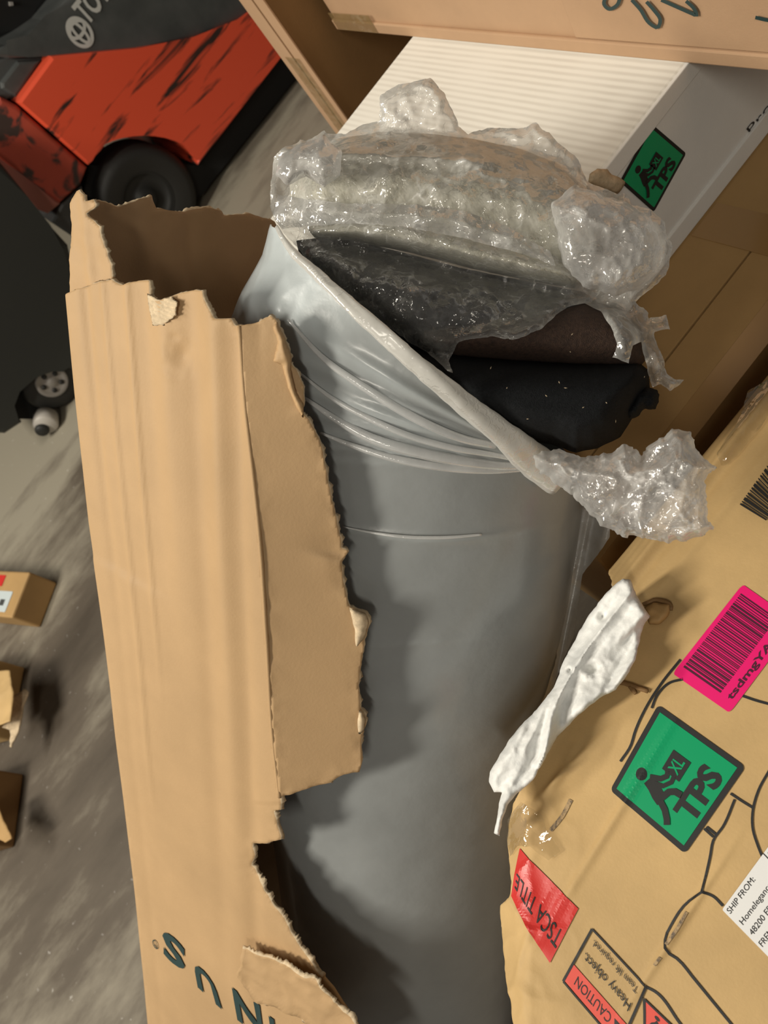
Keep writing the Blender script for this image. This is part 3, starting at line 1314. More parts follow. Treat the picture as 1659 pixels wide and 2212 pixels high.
s_top = np.zeros(NT)
ths = np.linspace(0, 2 * math.pi, NT, endpoint=False)
for i, th in enumerate(ths):
    if math.sin(th) >= -1e-6:
        lo, hi = -.75, .6
        for _ in range(26):
            mid = (lo + hi) / 2
            x, y = proj(roll_pt(th, mid))[0]
            if y > np.interp(x, DIAG[:, 0], DIAG[:, 1]):
                hi = mid
            else:
                lo = mid
        s_top[i] = hi
k0 = s_top[0]
k1 = s_top[NT // 2]
for i, th in enumerate(ths):
    if math.sin(th) < -1e-6:
        t = (th - math.pi) / math.pi
        s_top[i] = k1 + (k0 - k1) * t
KNOT = np.array([1165.0, 1003.0])
vs = []
for j in range(NS):
    t = (j / (NS - 1)) ** 1.35
    for i, th in enumerate(ths):
        s = s_top[i] + (S_END - s_top[i]) * t
        vs.append(roll_pt(th, s))
vs = np.array(vs)
pq = proj(vs)
nor = np.tile(np.stack([np.cos(ths), np.sin(ths)], 1), (NS, 1))
front = np.clip(nor[:, 1] * 3, 0, 1)
ang = np.degrees(np.arctan2(-(pq[:, 1] - KNOT[1]), pq[:, 0] - KNOT[0])) % 360
rad = np.linalg.norm(pq - KNOT, axis=1)
# gathers fanning out from the knot to the left
fan = np.clip((rad - 30) / 250, 0, 1) * np.clip(1.15 - rad / 700, 0, 1)
hgt = np.zeros(len(vs))
for a0, wd, am in ((150, 2.2, .010), (156, 1.6, .008), (162, 2.4, .013), (167, 1.4, .009), (171.5, 1.2, .008), (175, 1.0, .006), (179, 1.0, .004)):
    hgt += am * np.exp(-((ang - a0) / wd) ** 2) * fan
yy = pq[:, 1] - (1140 + 24 * np.sin((pq[:, 0] - 740) / 420 * math.pi) * 1.0)
hgt += .004 * np.exp(-(yy / 7) ** 2) * np.exp(-((pq[:, 0] - 900) / 190) ** 2)
yy = pq[:, 1] - (1395 - 30 * np.clip((pq[:, 0] - 800) / 400, 0, 1))
hgt += .0016 * np.exp(-(yy / 4) ** 2) * np.exp(-((pq[:, 0] - 900) / 160) ** 2)
hgt += .0025 * perlin(vs * 4.0) + .0010 * perlin(vs * np.array([22, 22, 22]))
up = np.clip(1 - (pq[:, 1] - 640) / 330, 0, 1)
hgt += up * (.003 * crinkle(vs, .07))
vs = vs + (ELAT * nor[:, :1] - EDEP * nor[:, 1:2]) * (hgt * front)[:, None]
fs = []
for j in range(NS - 1):
    for i in range(NT):
        i2 = (i + 1) % NT
        fs.append((j * NT + i, j * NT + i2, (j + 1) * NT + i2, (j + 1) * NT + i))
fs.append(tuple((NS - 1) * NT + i for i in range(NT)))
wrap = mesh_obj('grey_wrap', vs, fs, M['wrap'], roll)
att = wrap.data.attributes.new('milk', 'FLOAT', 'POINT')
mk = np.clip((880 - pq[:, 1]) / 380, 0, 1) * np.clip((1000 - pq[:, 0]) / 420, 0, 1) * front
mk = np.clip(mk * (1 + .8 * perlin(vs * 12)) + np.clip(hgt / .014, 0, 1) * .6 * front * (fan > .05), 0, 1)
att.data.foreach_set('value', mk.astype(np.float32))
bvh_wrap = BVHTree.FromPolygons([tuple(v) for v in vs], [f for f in fs[:-1]])

# padded layers at the top end
solid = []


def layer(name, pts, zc, fr, bk, rad_, m, step=8, crk=None, label=None, amp=2.0):
    o, pt, v, f = puff(name, jag(pts, amp, 14, len(name), True), step, zc, fr, bk, rad_, m, roll, crk, .5)
    if label:
        o['label'] = label
    solid.append((v, f))
    return o


def zt(base, dx=0.0, dy=0.0, x0=1000, y0=700):
    return lambda p: base + dx * (p[:, 0] - x0) / 1000 + dy * (p[:, 1] - y0) / 1000


layer('knit_cover', [(625, 400), (660, 340), (730, 300), (820, 285), (920, 288), (1020, 300), (1120, 320), (1200, 350), (1255, 400), (1300, 470), (1310, 540),
                     (1290, 600), (1230, 590), (1100, 560), (950, 530), (800, 500), (680, 480), (630, 450)], zt(1.10), .10, .12, 130, M['knit'], 8, (.004, .09),
      'beige ribbed knit layer')
layer('knit_roll', [(660, 490), (760, 478), (880, 480), (1000, 500), (1120, 530), (1230, 565), (1260, 600), (1240, 622), (1150, 608), (1020, 580), (880, 545), (760, 520), (680, 515)],
      zt(1.08), .11, .10, 70, M['knit'], 7, (.003, .06), 'beige ribbed knit edge')
layer('charcoal_layer', [(640, 520), (720, 510), (850, 540), (1000, 580), (1150, 610), (1260, 630), (1330, 680), (1300, 740), (1150, 760), (1000, 780), (900, 790),
                         (780, 720), (700, 640), (650, 570)], zt(1.10), .09, .12, 120, M['charcoal'], 8, (.003, .08), 'charcoal grey layer')
layer('mesh_layer', [(900, 700), (1000, 690), (1150, 668), (1260, 650), (1330, 660), (1385, 710), (1402, 770), (1380, 795), (1250, 795), (1100, 785), (960, 775), (900, 760)],
      zt(1.085), .10, .10, 60, M['mesh_br'], 6, None, 'dark brown mesh fabric layer')
layer('black_layer', [(860, 745), (975, 762), (1100, 774), (1250, 782), (1380, 782), (1402, 800), (1404, 840), (1380, 880), (1340, 945), (1290, 968), (1245, 978), (1190, 960),
                      (1120, 950), (1000, 900), (880, 830)], zt(1.07), .13, .12, 75, M['black_fab'], 6, None, 'black knit fabric layer')
o, pt, v, f = puff('fabric_tuft', jag([(1360, 870), (1372, 845), (1398, 838), (1420, 842), (1424, 868), (1418, 886), (1395, 884), (1380, 898), (1362, 905), (1345, 890)], 5, 5, 21, True),
                   4, 1.02, .03, .03, 18, M['black_fab'], roll, (.008, .012))
o['label'] = 'frayed black tuft at the corner'
# pale lint specks on the black fabric
lint_v, lint_f = [], []


def ray_solid(P, bvs):
    """depth of the first solid met by the ray through each pixel"""
    r = rays(P)
    z = np.full(len(P), np.nan)
    o_ = Vector(tuple(CAM))
    for i in range(len(P)):
        d = Vector(tuple(r[i]))
        best = None
        for b_ in bvs:
            h = b_.ray_cast(o_, d.normalized())
            if h[0] is not None and (best is None or h[3] < best):
                best = h[3]
        if best is not None:
            z[i] = best / d.length
    return z


bv_layers = [BVHTree.FromPolygons([tuple(q) for q in v_], [tuple(map(int, q)) for q in f_]) for v_, f_ in solid]
lr = random.Random(3)
pts = [(1180, 855), (1208, 826), (1392, 814), (1222, 838), (1310, 870), (1140, 905), (1260, 880), (1380, 855), (1060, 795), (1330, 910), (1095, 838), (1236, 722), (1232, 760)]
zz = ray_solid(np.array(pts, float), bv_layers)
for (x, y), z in zip(pts, zz):
    if np.isnan(z):
        continue
    a = lr.uniform(0, 3.1)
    ln = lr.uniform(2, 4.5)
    q = [(x - ln * math.cos(a), y - ln * math.sin(a)), (x + math.sin(a) * 1.1, y - math.cos(a) * 1.1), (x + ln * math.cos(a), y + ln * math.sin(a)), (x - math.sin(a) * 1.1, y + math.cos(a) * 1.1)]
    k = len(lint_v)
    lint_v += list(atn(q, [z - .003] * 4)) + [at(x, y, z - .0045)]
    lint_f += [(k, k + 1, k + 4), (k + 1, k + 2, k + 4), (k + 2, k + 3, k + 4), (k + 3, k, k + 4)]
o = mesh_obj('lint', lint_v, lint_f, M['torn'], roll)
tag(o, kind='stuff')

# crumpled clear film draped over the layers
upper = jag([(583, 445), (588, 380), (592, 338), (612, 318), (642, 310), (650, 298), (662, 305), (702, 281), (707, 287), (745, 292), (785, 268), (822, 264), (819, 208), (858, 186),
             (931, 168), (962, 205), (990, 272), (1010, 290), (1035, 281), (1060, 277), (1135, 276), (1158, 265), (1172, 280), (1186, 287), (1205, 306), (1248, 345),
             (1266, 388), (1275, 395), (1300, 405), (1335, 420), (1352, 418), (1362, 440), (1385, 448), (1408, 455), (1436, 480), (1438, 505), (1453, 535), (1448, 560), (1440, 595), (1412, 620), (1385, 640), (1372, 652), (1378, 662), (1400, 672), (1402, 690),
             (1440, 678), (1447, 712), (1412, 718), (1420, 745), (1432, 775), (1440, 806), (1456, 820), (1478, 822), (1450, 846), (1425, 828), (1408, 835), (1398, 800), (1392, 765),
             (1385, 738)], 5, 6, 31)
lower = jag([(1385, 738), (1365, 745), (1357, 783), (1325, 772), (1332, 744), (1322, 712), (1298, 672), (1262, 655), (1235, 658), (1200, 682), (1170, 710), (1120, 734), (1060, 726),
             (1000, 736), (986, 745), (968, 780), (978, 806), (965, 800), (940, 772), (880, 735), (800, 682), (720, 612), (655, 550), (606, 495), (590, 470)], 4, 6, 32)
pf = Patch(upper + lower[1:-1], 4.2)
z = ray_solid(pf.p, bv_layers)
zsolid = z.copy()
bad = np.isnan(z)
z[bad] = 1.06
z = pf.smooth(z, 400, ~bad)
edgefar = np.clip((pf.p[:, 0] - 1290) / 150, 0, 1)
z = z - edgefar * .04
z = pf.smooth(z, 22)
r_ = rays(pf.p)
W = CAM + r_ * z[:, None]
e = np.clip(pf.d / 12, .2, 1)
big = crinkle(W, .085)
sml = crinkle(W + 7, .030)
dz = .012 + (.011 * big + .0055 * sml) * e
# the flap standing up at the back and the long horizontal folds
q = pf.p
fy = 468 + .09 * (q[:, 0] - 620) + .00010 * (q[:, 0] - 900) ** 2 * np.where(q[:, 0] > 900, 1, .2)
dz += .016 * np.exp(-((q[:, 1] - fy) / 16) ** 2) * np.clip((1250 - q[:, 0]) / 100, 0, 1)
dz += .012 * np.exp(-((q[:, 1] - (330 + .05 * (q[:, 0] - 700))) / 10) ** 2) * np.clip((1150 - q[:, 0]) / 100, 0, 1)
zfin = np.fmin(z - dz, zsolid - .007)
zfin = zfin - .0035 * crinkle(W + 11, .02) * e
W = CAM + r_ * zfin[:, None]
fo = mesh_obj('clear_film', W, [tuple(f[::-1]) for f in pf.f], M['film'], roll)
fo['label'] = 'crumpled clear plastic film'
at2 = fo.data.attributes.new('plies', 'FLOAT', 'POINT')
mk = .17 * np.clip((520 - .0 * q[:, 0] - q[:, 1] + .10 * (q[:, 0] - 640)) / 50, 0, 1) + .18 * np.clip((q[:, 0] - 1210) / 80, 0, 1)
mk = mk + .20 * np.clip((395 + .12 * np.clip(q[:, 0] - 900, 0, 500) - q[:, 1]) / 50, 0, 1)
mk = mk * (1 + .9 * perlin(W * 22)) + .25 * np.clip(big - .75, 0, .6) + .20 * np.clip(1 - pf.d / 10, 0, 1)
at2.data.foreach_set('value', np.clip(mk, 0, .65).astype(np.float32))
bv_film = BVHTree.FromPolygons([tuple(v_) for v_ in W], [tuple(map(int, f_)) for f_ in pf.f])

# a second, loose ply of film bunched at the right
ply2 = jag([(1190, 440), (1240, 400), (1300, 420), (1360, 440), (1405, 470), (1432, 540), (1420, 590), (1380, 625), (1330, 640), (1260, 620), (1215, 570)], 6, 8, 41, True)
o, *_ = puff('film_bunch', ply2, 5, .99, .05, .03, 70, M['film_tuft'], roll, [(.009, .04), (.004, .016)])
ply3 = jag([(600, 340), (650, 312), (700, 290), (740, 330), (735, 380), (700, 405), (660, 380), (620, 400), (596, 380)], 5, 8, 42, True)
o, *_ = puff('film_bunch', ply3, 5, .98, .025, .015, 50, M['film_tuft'], roll, [(.007, .035), (.004, .014)])
ply4 = jag([(590, 470), (600, 420), (660, 430), (760, 440), (900, 442), (1000, 455), (1100, 490), (1190, 545), (1200, 575), (1120, 545), (1000, 515), (880, 490), (760, 482), (660, 488), (610, 495)], 4, 8, 43, True)
pt4 = Patch(ply4, 5)
z4 = ray_solid(pt4.p, [bv_film])
bad = np.isnan(z4)
z4[bad] = np.nanmean(z4)
z4 = pt4.smooth(z4, 60)
r4 = rays(pt4.p)
W4 = CAM + r4 * (z4 - .012)[:, None]
W4 = W4 - r4 * (.008 * crinkle(W4 + 3, .05) + .012 * np.clip(pt4.d / 25, 0, 1))[:, None]
mesh_obj('film_bunch', W4, [tuple(f[::-1]) for f in pt4.f], M['film_tuft'], roll)

# twisted edge of the wrap running down to the knot
path = resample([(598, 490), (628, 540), (680, 590), (740, 648), (800, 700), (880, 768), (950, 828), (1020, 890), (1090, 945), (1160, 1000), (1215, 1035)], 70)
zr = ray_solid(path, bv_layers + [bvh_wrap])
for sh in ((-10, 14), (-18, 26), (10, -12)):
    zr = np.fmin(zr, ray_solid(path + np.array(sh, float), bv_layers + [bvh_wrap]))
zr = np.where(np.isnan(zr), np.nanmean(zr), zr)
zr = np.convolve(np.pad(zr, 8, mode='edge'), np.ones(17) / 17, 'valid')
rp = np.interp(np.linspace(0, 1, 70), [0, .1, .3, .6, .8, .92, 1], [4, 9, 14, 19, 26, 36, 38]) * 1.0 / FPX
P = atn(path, zr - .020)
tube('twisted_film', P, rp, M['film_rope'], roll, 22, .6, .06, 3, .16, .0015)
# smooth folds pulled tight toward the knot
for pts, wd in (([(622, 690), (700, 775), (800, 845), (900, 905), (1000, 948), (1080, 966), (1150, 992)], 9),
                ([(656, 858), (720, 902), (800, 946), (900, 976), (1000, 996), (1080, 1006), (1150, 1006)], 12),
                ([(692, 935), (760, 962), (850, 990), (950, 1008), (1060, 1016), (1150, 1012)], 9),
                ([(640, 800), (720, 862), (800, 905), (880, 940), (980, 968), (1080, 985), (1150, 1000)], 7),
                ([(740, 1138), (800, 1150), (880, 1160), (960, 1161), (1040, 1155)], 4)):
    q = resample(pts, 50)
    zq = ray_solid(q, [bvh_wrap])
    zq = np.where(np.isnan(zq), np.nanmean(zq), zq)
    zq = np.convolve(np.pad(zq, 5, mode='edge'), np.ones(11) / 11, 'valid')
    rr = wd / FPX * np.sin(np.linspace(.15, math.pi - .5, 50)) ** .7
    tube('film_fold', atn(q, zq - .004), rr, M['film_fold'], roll, 14, .55)

# bunched tail of film beyond the knot
tuft = jag([(1150, 985), (1200, 968), (1260, 985), (1330, 975), (1345, 960), (1375, 968), (1385, 985), (1420, 950), (1450, 928), (1490, 930), (1500, 955), (1512, 985), (1535, 1000),
            (1548, 1010), (1525, 1030), (1522, 1060), (1532, 1100), (1530, 1130), (1545, 1140), (1510, 1160), (1480, 1165), (1440, 1172), (1400, 1165), (1340, 1158), (1290, 1130),
            (1260, 1090), (1210, 1050), (1165, 1020)], 11, 5, 51, True)
zk = lambda p: .93 - .06 * np.clip((p[:, 0] - 1160) / 380, 0, 1)
o, *_ = puff('film_tuft', tuft, 3.5, zk, .045, .03, 75, M['film_tuft'], roll, [(.013, .05), (.004, .02)])
o['label'] = 'bunched white tail of clear film'
# strip hanging beside the roll
strip = jag([(1240, 1085), (1275, 1090), (1318, 1130), (1317, 1162), (1290, 1200), (1258, 1242), (1250, 1300), (1240, 1372), (1215, 1430), (1190, 1500), (1150, 1590), (1138, 1592),
             (1178, 1500), (1203, 1420), (1194, 1345), (1206, 1280), (1232, 1200)], 2, 8, 61, True)
ps = Patch(strip, 5)
zs = 1.20 + .02 * np.sin(ps.p[:, 0] * .06 + ps.p[:, 1] * .012) + .00002 * (ps.p[:, 1] - 1300)
Ws = atn(ps.p, zs)
mesh_obj('film_strip', Ws, [tuple(f[::-1]) for f in ps.f], M['film_strip'], roll)

# ================================================================== cartons on the right
ZF = H - 1.05
TOPN = V(0, 0, 1)
PF = V(0, 0, ZF)
fc = thing('furniture_carton', 'large tan furniture carton in the lower right corner covered in stickers', 'box', (0.25, .1, 0))
edge_l = jag([(1306, 1225), (1322, 1262), (1340, 1300), (1330, 1380), (1322, 1450), (1290, 1482), (1240, 1545), (1195, 1600), (1160, 1650), (1135, 1690), (1108, 1735), (1088, 1780),
              (1080, 1812), (1090, 1862), (1100, 1905), (1094, 1938), (1064, 1955), (1059, 1985), (1066, 2050), (1075, 2110), (1092, 2160), (1110, 2260)], 4, 7, 71)
top_o = [(1960, 440), (1750, 692), (1640, 824), (1612, 858), (1500, 990), (1400, 1112)] + edge_l + [(1180, 2420), (2100, 2420), (2400, 1500)]


def carton_relief(W, pt):
    q = proj(W)
    # distance from the far edge, along the world's depth axis
    dy = W[:, 1]
    yb = .508 - .03 * np.clip(.14 - W[:, 0], 0, 1)
    t = yb - dy
    h = .004 * np.tanh((t - .018) / .004) - .004 + .006 * ridge(t, .035, .006) - .004 * ridge(t, .050, .008) + .003 * ridge(t, .085, .008)
    h += -.010 * np.clip((.012 - t) / .012, 0, 1)
    h += .004 * perlin(W * np.array([3, 6, 3]) + 4)
    left = np.exp(-((q[:, 0] - 1090) / 120) ** 2) * np.clip((q[:, 1] - 1650) / 150, 0, 1)
    h += left * .010 * crinkle(W, .09)
    h -= .05 * np.clip((1150 - q[:, 0]) / 110, 0, 1) ** 1.5 * np.clip((q[:, 1] - 1700) / 100, 0, 1)
    # fold across the corner: line from (1510,1500) to (1080,2230)
    for (x1, y1, x2, y2, am, wd) in ((1480, 1520, 1150, 2060, .0040, 10), (1330, 1560, 1100, 1790, .0045, 8), (1600, 1800, 1340, 2200, .0045, 9), (1250, 1600, 1150, 1790, .004, 10)):
        dx_, dy_ = x2 - x1, y2 - y1
        ll = math.hypot(dx_, dy_)
        dist = ((q[:, 0] - x1) * dy_ - (q[:, 1] - y1) * dx_) / ll
        al = ((q[:, 0] - x1) * dx_ + (q[:, 1] - y1) * dy_) / ll ** 2
        h += am * np.exp(-(dist / wd) ** 2) * np.clip(1.1 - np.abs(al - .5) * 2, 0, 1)
    return h


def carton_lift(W):
    class _P:
        pass
    t = _P()
    t.d = np.full(len(W), 1e3)
    return carton_relief(W, t)


slab('top_panel', top_o, 4.5, PF, TOPN, carton_relief, .006, [M['carton'], M['carton_dk'], M['torn']], fc,
     lambda p: 5.0 if p[0] < 1345 and p[1] > 1220 else 0)
# the carton's walls below the top
wall_px = [(1960, 440), (1640, 824), (1400, 1112), (1318, 1225), (1335, 1370), (1300, 1485), (1200, 1605), (1115, 1740), (1092, 1800), (1105, 1905), (1085, 1960), (1085, 2060), (1110, 2180),
           (1125, 2260), (1190, 2420), (2100, 2420), (2400, 1500)]
WP = hitn(wall_px, PF, TOPN)
cen = WP.mean(0)
WP = cen + (WP - cen) * .985
n = len(WP)
vs = [(p[0], p[1], ZF - .030) for p in WP] + [(p[0] + (.0 if p[0] > 0 else .02), p[1] - (.02 if p[1] > .2 else 0), 0.0) for p in WP]
fs = [((i + 1) % n, i, n + i, n + (i + 1) % n) for i in range(n)] + [tuple(range(n, 2 * n))[::-1]]
mesh_obj('carton_walls', vs, fs, M['carton_dk'], fc, smooth=False)

# TPS sticker, lower right
tps_sticker([hit(x, y, PF, TOPN) for x, y in [(1480, 1845), (1611, 1656), (1422, 1522), (1318, 1707)]], TOPN, fc,
            'green square sticker on the large carton', .0013, carton_lift)
# pink barcode sticker
p = Print([hit(x, y, PF, TOPN) for x, y in [(1576, 1540), (1722, 1345), (1604, 1262), (1453, 1455)]], TOPN, .0012, .62, carton_lift)
p.rrect(0, 0, 1, 1, .06, M['pink'], 0)
br = random.Random(11)
u = .10
while u < .93:
    wdt = br.choice([.007, .007, .013, .02])
    p.rect(u, .27, u + wdt, .93, M['bar'], 1)
    u += wdt + br.choice([.006, .009, .014])
p.text('tsdmgYAS34', .10, .085, .095, M['bar'], 1, fit=.86, bold=.025)
p.build('sticker', fc, 'hot pink barcode sticker')
# red label wrapped over the crushed corner
p = Print([hit(x, y, PF, TOPN) for x, y in [(1251, 1963), (1121, 1832), (1099, 1935), (1190, 2080)]], TOPN, .0014, .55, carton_lift)
p.rect(0, 0, 1, 1, M['red'], 0, 12)
p.text('TSCA TITLE', .02, .47, .30, M['black'], 2, fit=.93)
p.build('label', fc, 'red glossy label reading TSCA TITLE')
# printed caution panel
p = Print([hit(x, y, PF, TOPN) for x, y in [(1396, 2132), (1280, 2007), (1218, 2120), (1338, 2262)]], TOPN, .0012, .85, carton_lift)
p.rect(.0, .66, 1, .97, M['red2'], 0, 6)
for a in ([(0, 0), (1, 0)], [(1, 0), (1, 1)], [(1, 1), (0, 1)], [(0, 1), (0, 0)]):
    p.stroke(np.linspace(a[0], a[1], 8), .035, M['black'], 1)
p.text('Team lift required.', .08, .10, .10, M['black'], 1, fit=.82)
p.text('Heavy object.', .08, .36, .14, M['black'], 1, fit=.84)
p.text('CAUTION', .24, .74, .15, M['black'], 1, fit=.62)
p.poly([(.06, .74), (.20, .74), (.13, .90)], M['black'], 1)
p.build('printed_panel', fc, 'printed caution panel about a heavy object')
p = Print([hit(x, y, PF, TOPN) for x, y in [(1500, 2262), (1392, 2158), (1375, 2240), (1450, 2330)]], TOPN, .0012, .85, carton_lift)
p.poly([(1, 0), (.0, .0), (.0, .6), (.8, .95)], M['red2'], 0)
for a in ([(0, 0), (1, 0)], [(1, 0), (.8, .95)]):
    p.stroke(np.linspace(a[0], a[1], 8), .06, M['black'], 1)
p.text('?', .62, .12, .4, M['black'], 1, bold=.02)
p.build('printed_panel', fc, 'red printed warning panel cut by the frame')
# shipping label
p = Print([hit(x, y, PF, TOPN) for x, y in [(1790, 2200), (1970, 1955), (1740, 1720), (1560, 1965)]], TOPN, .0012, 1.05, carton_lift)
p.rrect(0, 0, 1, 1, .015, M['white'], 0)
p.text('SHIP FROM:', .02, .93, .045, M['black'], 1, fit=.30)
p.text('Homelegance, Inc', .03, .81, .045, M['black'], 1, fit=.46)
p.text('48200 FREMONT', .025, .71, .045, M['black'], 1, fit=.46)
p.text('FREMONT CA', .02, .61, .045, M['black'], 1, fit=.36)
p.rect(.49, .93, .497, 1.0, M['black'], 1)
p.text('SHIP', .515, .93, .05, M['black'], 1, fit=.14)
p.build('shipping_label', fc, 'white shipping address label')
# barcode printed near the far edge
p = Print([hit(x, y, PF, TOPN) for x, y in [(1655, 1125), (1720, 1040), (1680, 975), (1598, 1090)]], TOPN, .002, .8, carton_lift)
u = .0
while u < .95:
    wdt = br.choice([.02, .03, .05])
    p.rect(u, .0, u + wdt, 1, M['black'], 1)
    u += wdt + br.choice([.02, .03])
p.build('printed_barcode', fc)
# line drawing of a sofa
p = Print([hit(x, y, PF, TOPN) for x, y in [(1000, 2300), (2000, 2300), (2000, 1300), (1000, 1300)]], TOPN, .0022, 1.0, carton_lift)
q0 = [hit(x, y, PF, TOPN) for x, y in [(1000, 2300), (2000, 2300), (2000, 1300), (1000, 1300)]]


def ribbon(pr, pts, px, m, n=24, plane=(PF, TOPN), lift=.0012, rel=carton_lift):
    q = resample(pts, n)
    d = np.gradient(q, axis=0)
    d /= np.linalg.norm(d, axis=1)[:, None]
    s = np.stack([-d[:, 1], d[:, 0]], 1) * px / 2
    A = hitn(q + s, *plane)
    B = hitn(q - s, *plane)
    k = len(pr[0])
    for X in (A, B):
        hh = lift + (rel(X) if rel else 0)
        pr[0].extend(X + nrm(plane[1]) * np.reshape(hh * np.ones(len(X)), (-1, 1)))
    pr[1].extend([(k + i, k + i + 1, k + n + i + 1, k + n + i) for i in range(n - 1)])


dr = ([], [])
for pts in ([(1470, 1425), (1430, 1475), (1395, 1530), (1372, 1580), (1362, 1612), (1340, 1645)],
            [(1476, 1467), (1445, 1476), (1418, 1505), (1408, 1530)],
            [(1604, 1503), (1630, 1512), (1662, 1521)], [(1578, 1714), (1602, 1730), (1628, 1746)],
            [(1587, 1727), (1562, 1785), (1541, 1815), (1534, 1850), (1517, 1926)], [(1521, 1790), (1532, 1800), (1541, 1808)], [(1526, 1786), (1536, 1794), (1546, 1802)],
            [(1664, 1660), (1638, 1708), (1626, 1752), (1626, 1790), (1636, 1824), (1647, 1852)],
            [(1517, 1927), (1482, 1952), (1452, 1995), (1437, 2030), (1441, 2055), (1464, 2072), (1500, 2115), (1545, 2170), (1590, 2225)],
            [(1517, 1927), (1540, 1936), (1562, 1957)],
            [(1396, 2132), (1412, 2140), (1470, 2212), (1500, 2250)]):
    dr = ([], [])
    ribbon(dr, pts, 5.5, 0)
    mesh_obj('printed_line', dr[0], dr[1], M['black'], fc, smooth=False)

# smudges of ink, tape at the crushed corner
M['smudge'] = noise_col(mat('ink_smudge', (.2, .15, .1), .7), [(.4, (.12, .09, .065)), (.6, (.45, .31, .16))], (150, 150, 150), 4)
for pts, wd in (([(1192, 1795), (1212, 1770), (1234, 1728)], 9), ([(1440, 2040), (1462, 2010), (1485, 1970)], 8), ([(1415, 2085), (1428, 2068)], 7)):
    sm = ([], [])
    ribbon(sm, pts, wd, 0, 10)
    mesh_obj('ink_smudge', sm[0], sm[1], M['smudge'], fc, smooth=False)
tp = jag([(1092, 1770), (1130, 1735), (1175, 1760), (1190, 1800), (1215, 1840), (1190, 1860), (1150, 1830), (1120, 1826), (1096, 1850), (1086, 1812)], 3, 8, 81, True)
pt = Patch(tp, 5)
Wt = hitn(pt.p, PF, TOPN)
Wt = Wt + TOPN * (carton_lift(Wt) + .004 + .005 * crinkle(Wt, .04))[:, None]
M['clear_tape'] = film('clear_tape', .03, .05, tint=(.6, .45, .2), bump=.1, facet=.5)
mesh_obj('clear_tape', Wt, [tuple(f[::-1]) for f in pt.f], M['clear_tape'], fc)
tp = jag([(1612, 835), (1660, 822), (1690, 850), (1640, 930), (1590, 985), (1560, 1010), (1550, 985), (1600, 905)], 3, 8, 82, True)
pt = Patch(tp, 5)
Wt = hitn(pt.p, PF, TOPN)
Wt = Wt + TOPN * (carton_lift(Wt) + .004 + .003 * crinkle(Wt, .05))[:, None]
mesh_obj('clear_tape', Wt, [tuple(f[::-1]) for f in pt.f], M['clear_tape'], fc)
# torn hole in the carton edge: ragged liner
o, *_ = puff('torn_liner', jag([(1392, 1312), (1412, 1300), (1448, 1305), (1445, 1330), (1425, 1348), (1402, 1350)], 3, 6, 83, True), 4,
             lambda p: depth_of(hitn(p, PF + V(0, 0, .004), TOPN)), .008, .002, 16, M['carton_dk'], fc, (.004, .015))
for pts in ([(1335, 1474), (1365, 1482), (1400, 1496)], [(1362, 1484), (1374, 1500)], [(1390, 1308), (1420, 1298), (1450, 1312), (1448, 1320)]):
    P = hitn(resample(pts, 10), PF + V(0, 0, .003), TOPN)
    tube('torn_edge', P, [.003] * 10, M['carton_br'], fc, 8, .6, rag=.0015)

# white foam sheet spilling out of the slot
foam = jag([(1345, 1250), (1362, 1252), (1376, 1285), (1392, 1312), (1405, 1332), (1392, 1345), (1382, 1385), (1372, 1425), (1352, 1462), (1330, 1490), (1290, 1512), (1250, 1545), (1205, 1590),
            (1175, 1645), (1148, 1690), (1118, 1712), (1098, 1738), (1085, 1770), (1078, 1806), (1066, 1800), (1074, 1760), (1080, 1728), (1086, 1712), (1068, 1712), (1056, 1690), (1058, 1668), (1085, 1622), (1122, 1570),
            (1160, 1532), (1198, 1485), (1212, 1440), (1235, 1395), (1270, 1332), (1305, 1285), (1322, 1268)], 3, 7, 91, True)


def foam_depth(p):
    z_ = depth_of(hitn(p, PF + V(0, 0, .030), TOPN)) - .02 * np.clip((1400 - p[:, 1]) / 200, 0, 1)
    # long folds running down the sheet
    a_ = (p - np.array([1340.0, 1290.0])) @ np.array([-.51, .86])
    b_ = (p - np.array([1340.0, 1290.0])) @ np.array([.86, .51])
    q_ = np.stack([b_ / 42 + .5 * np.sin(a_ / 90), a_ / 240, a_ * 0 + 1.7], 1)
    z_ = z_ - .022 * (1 - 2.2 * np.abs(perlin(q_))) - .012 * perlin(q_ * 2.1 + 5)
    # two punctures
    for cx, cy, rr in ((1302, 1332, 7), (1280, 1445, 11), (1232, 1447, 5)):
        d_ = np.hypot(p[:, 0] - cx, p[:, 1] - cy)
        d_ = d_ * (1 + .5 * perlin(np.stack([p[:, 0] / 9, p[:, 1] / 9, p[:, 0] * 0 + 3.3], 1)))
        z_ = z_ + .014 * np.exp(-(d_ / rr) ** 2) - .0015 * np.exp(-((d_ - 1.9 * rr) / (.6 * rr)) ** 2)
    return z_


fo_ = puff('foam_sheet', foam, 3.5, foam_depth, .012, .010, 16, M['foam'], None, [(.004, .05), (.003, .02)])[0]
tag(fo_, 'crumpled white foam wrap spilling over the torn edge of the large carton', 'packing foam')

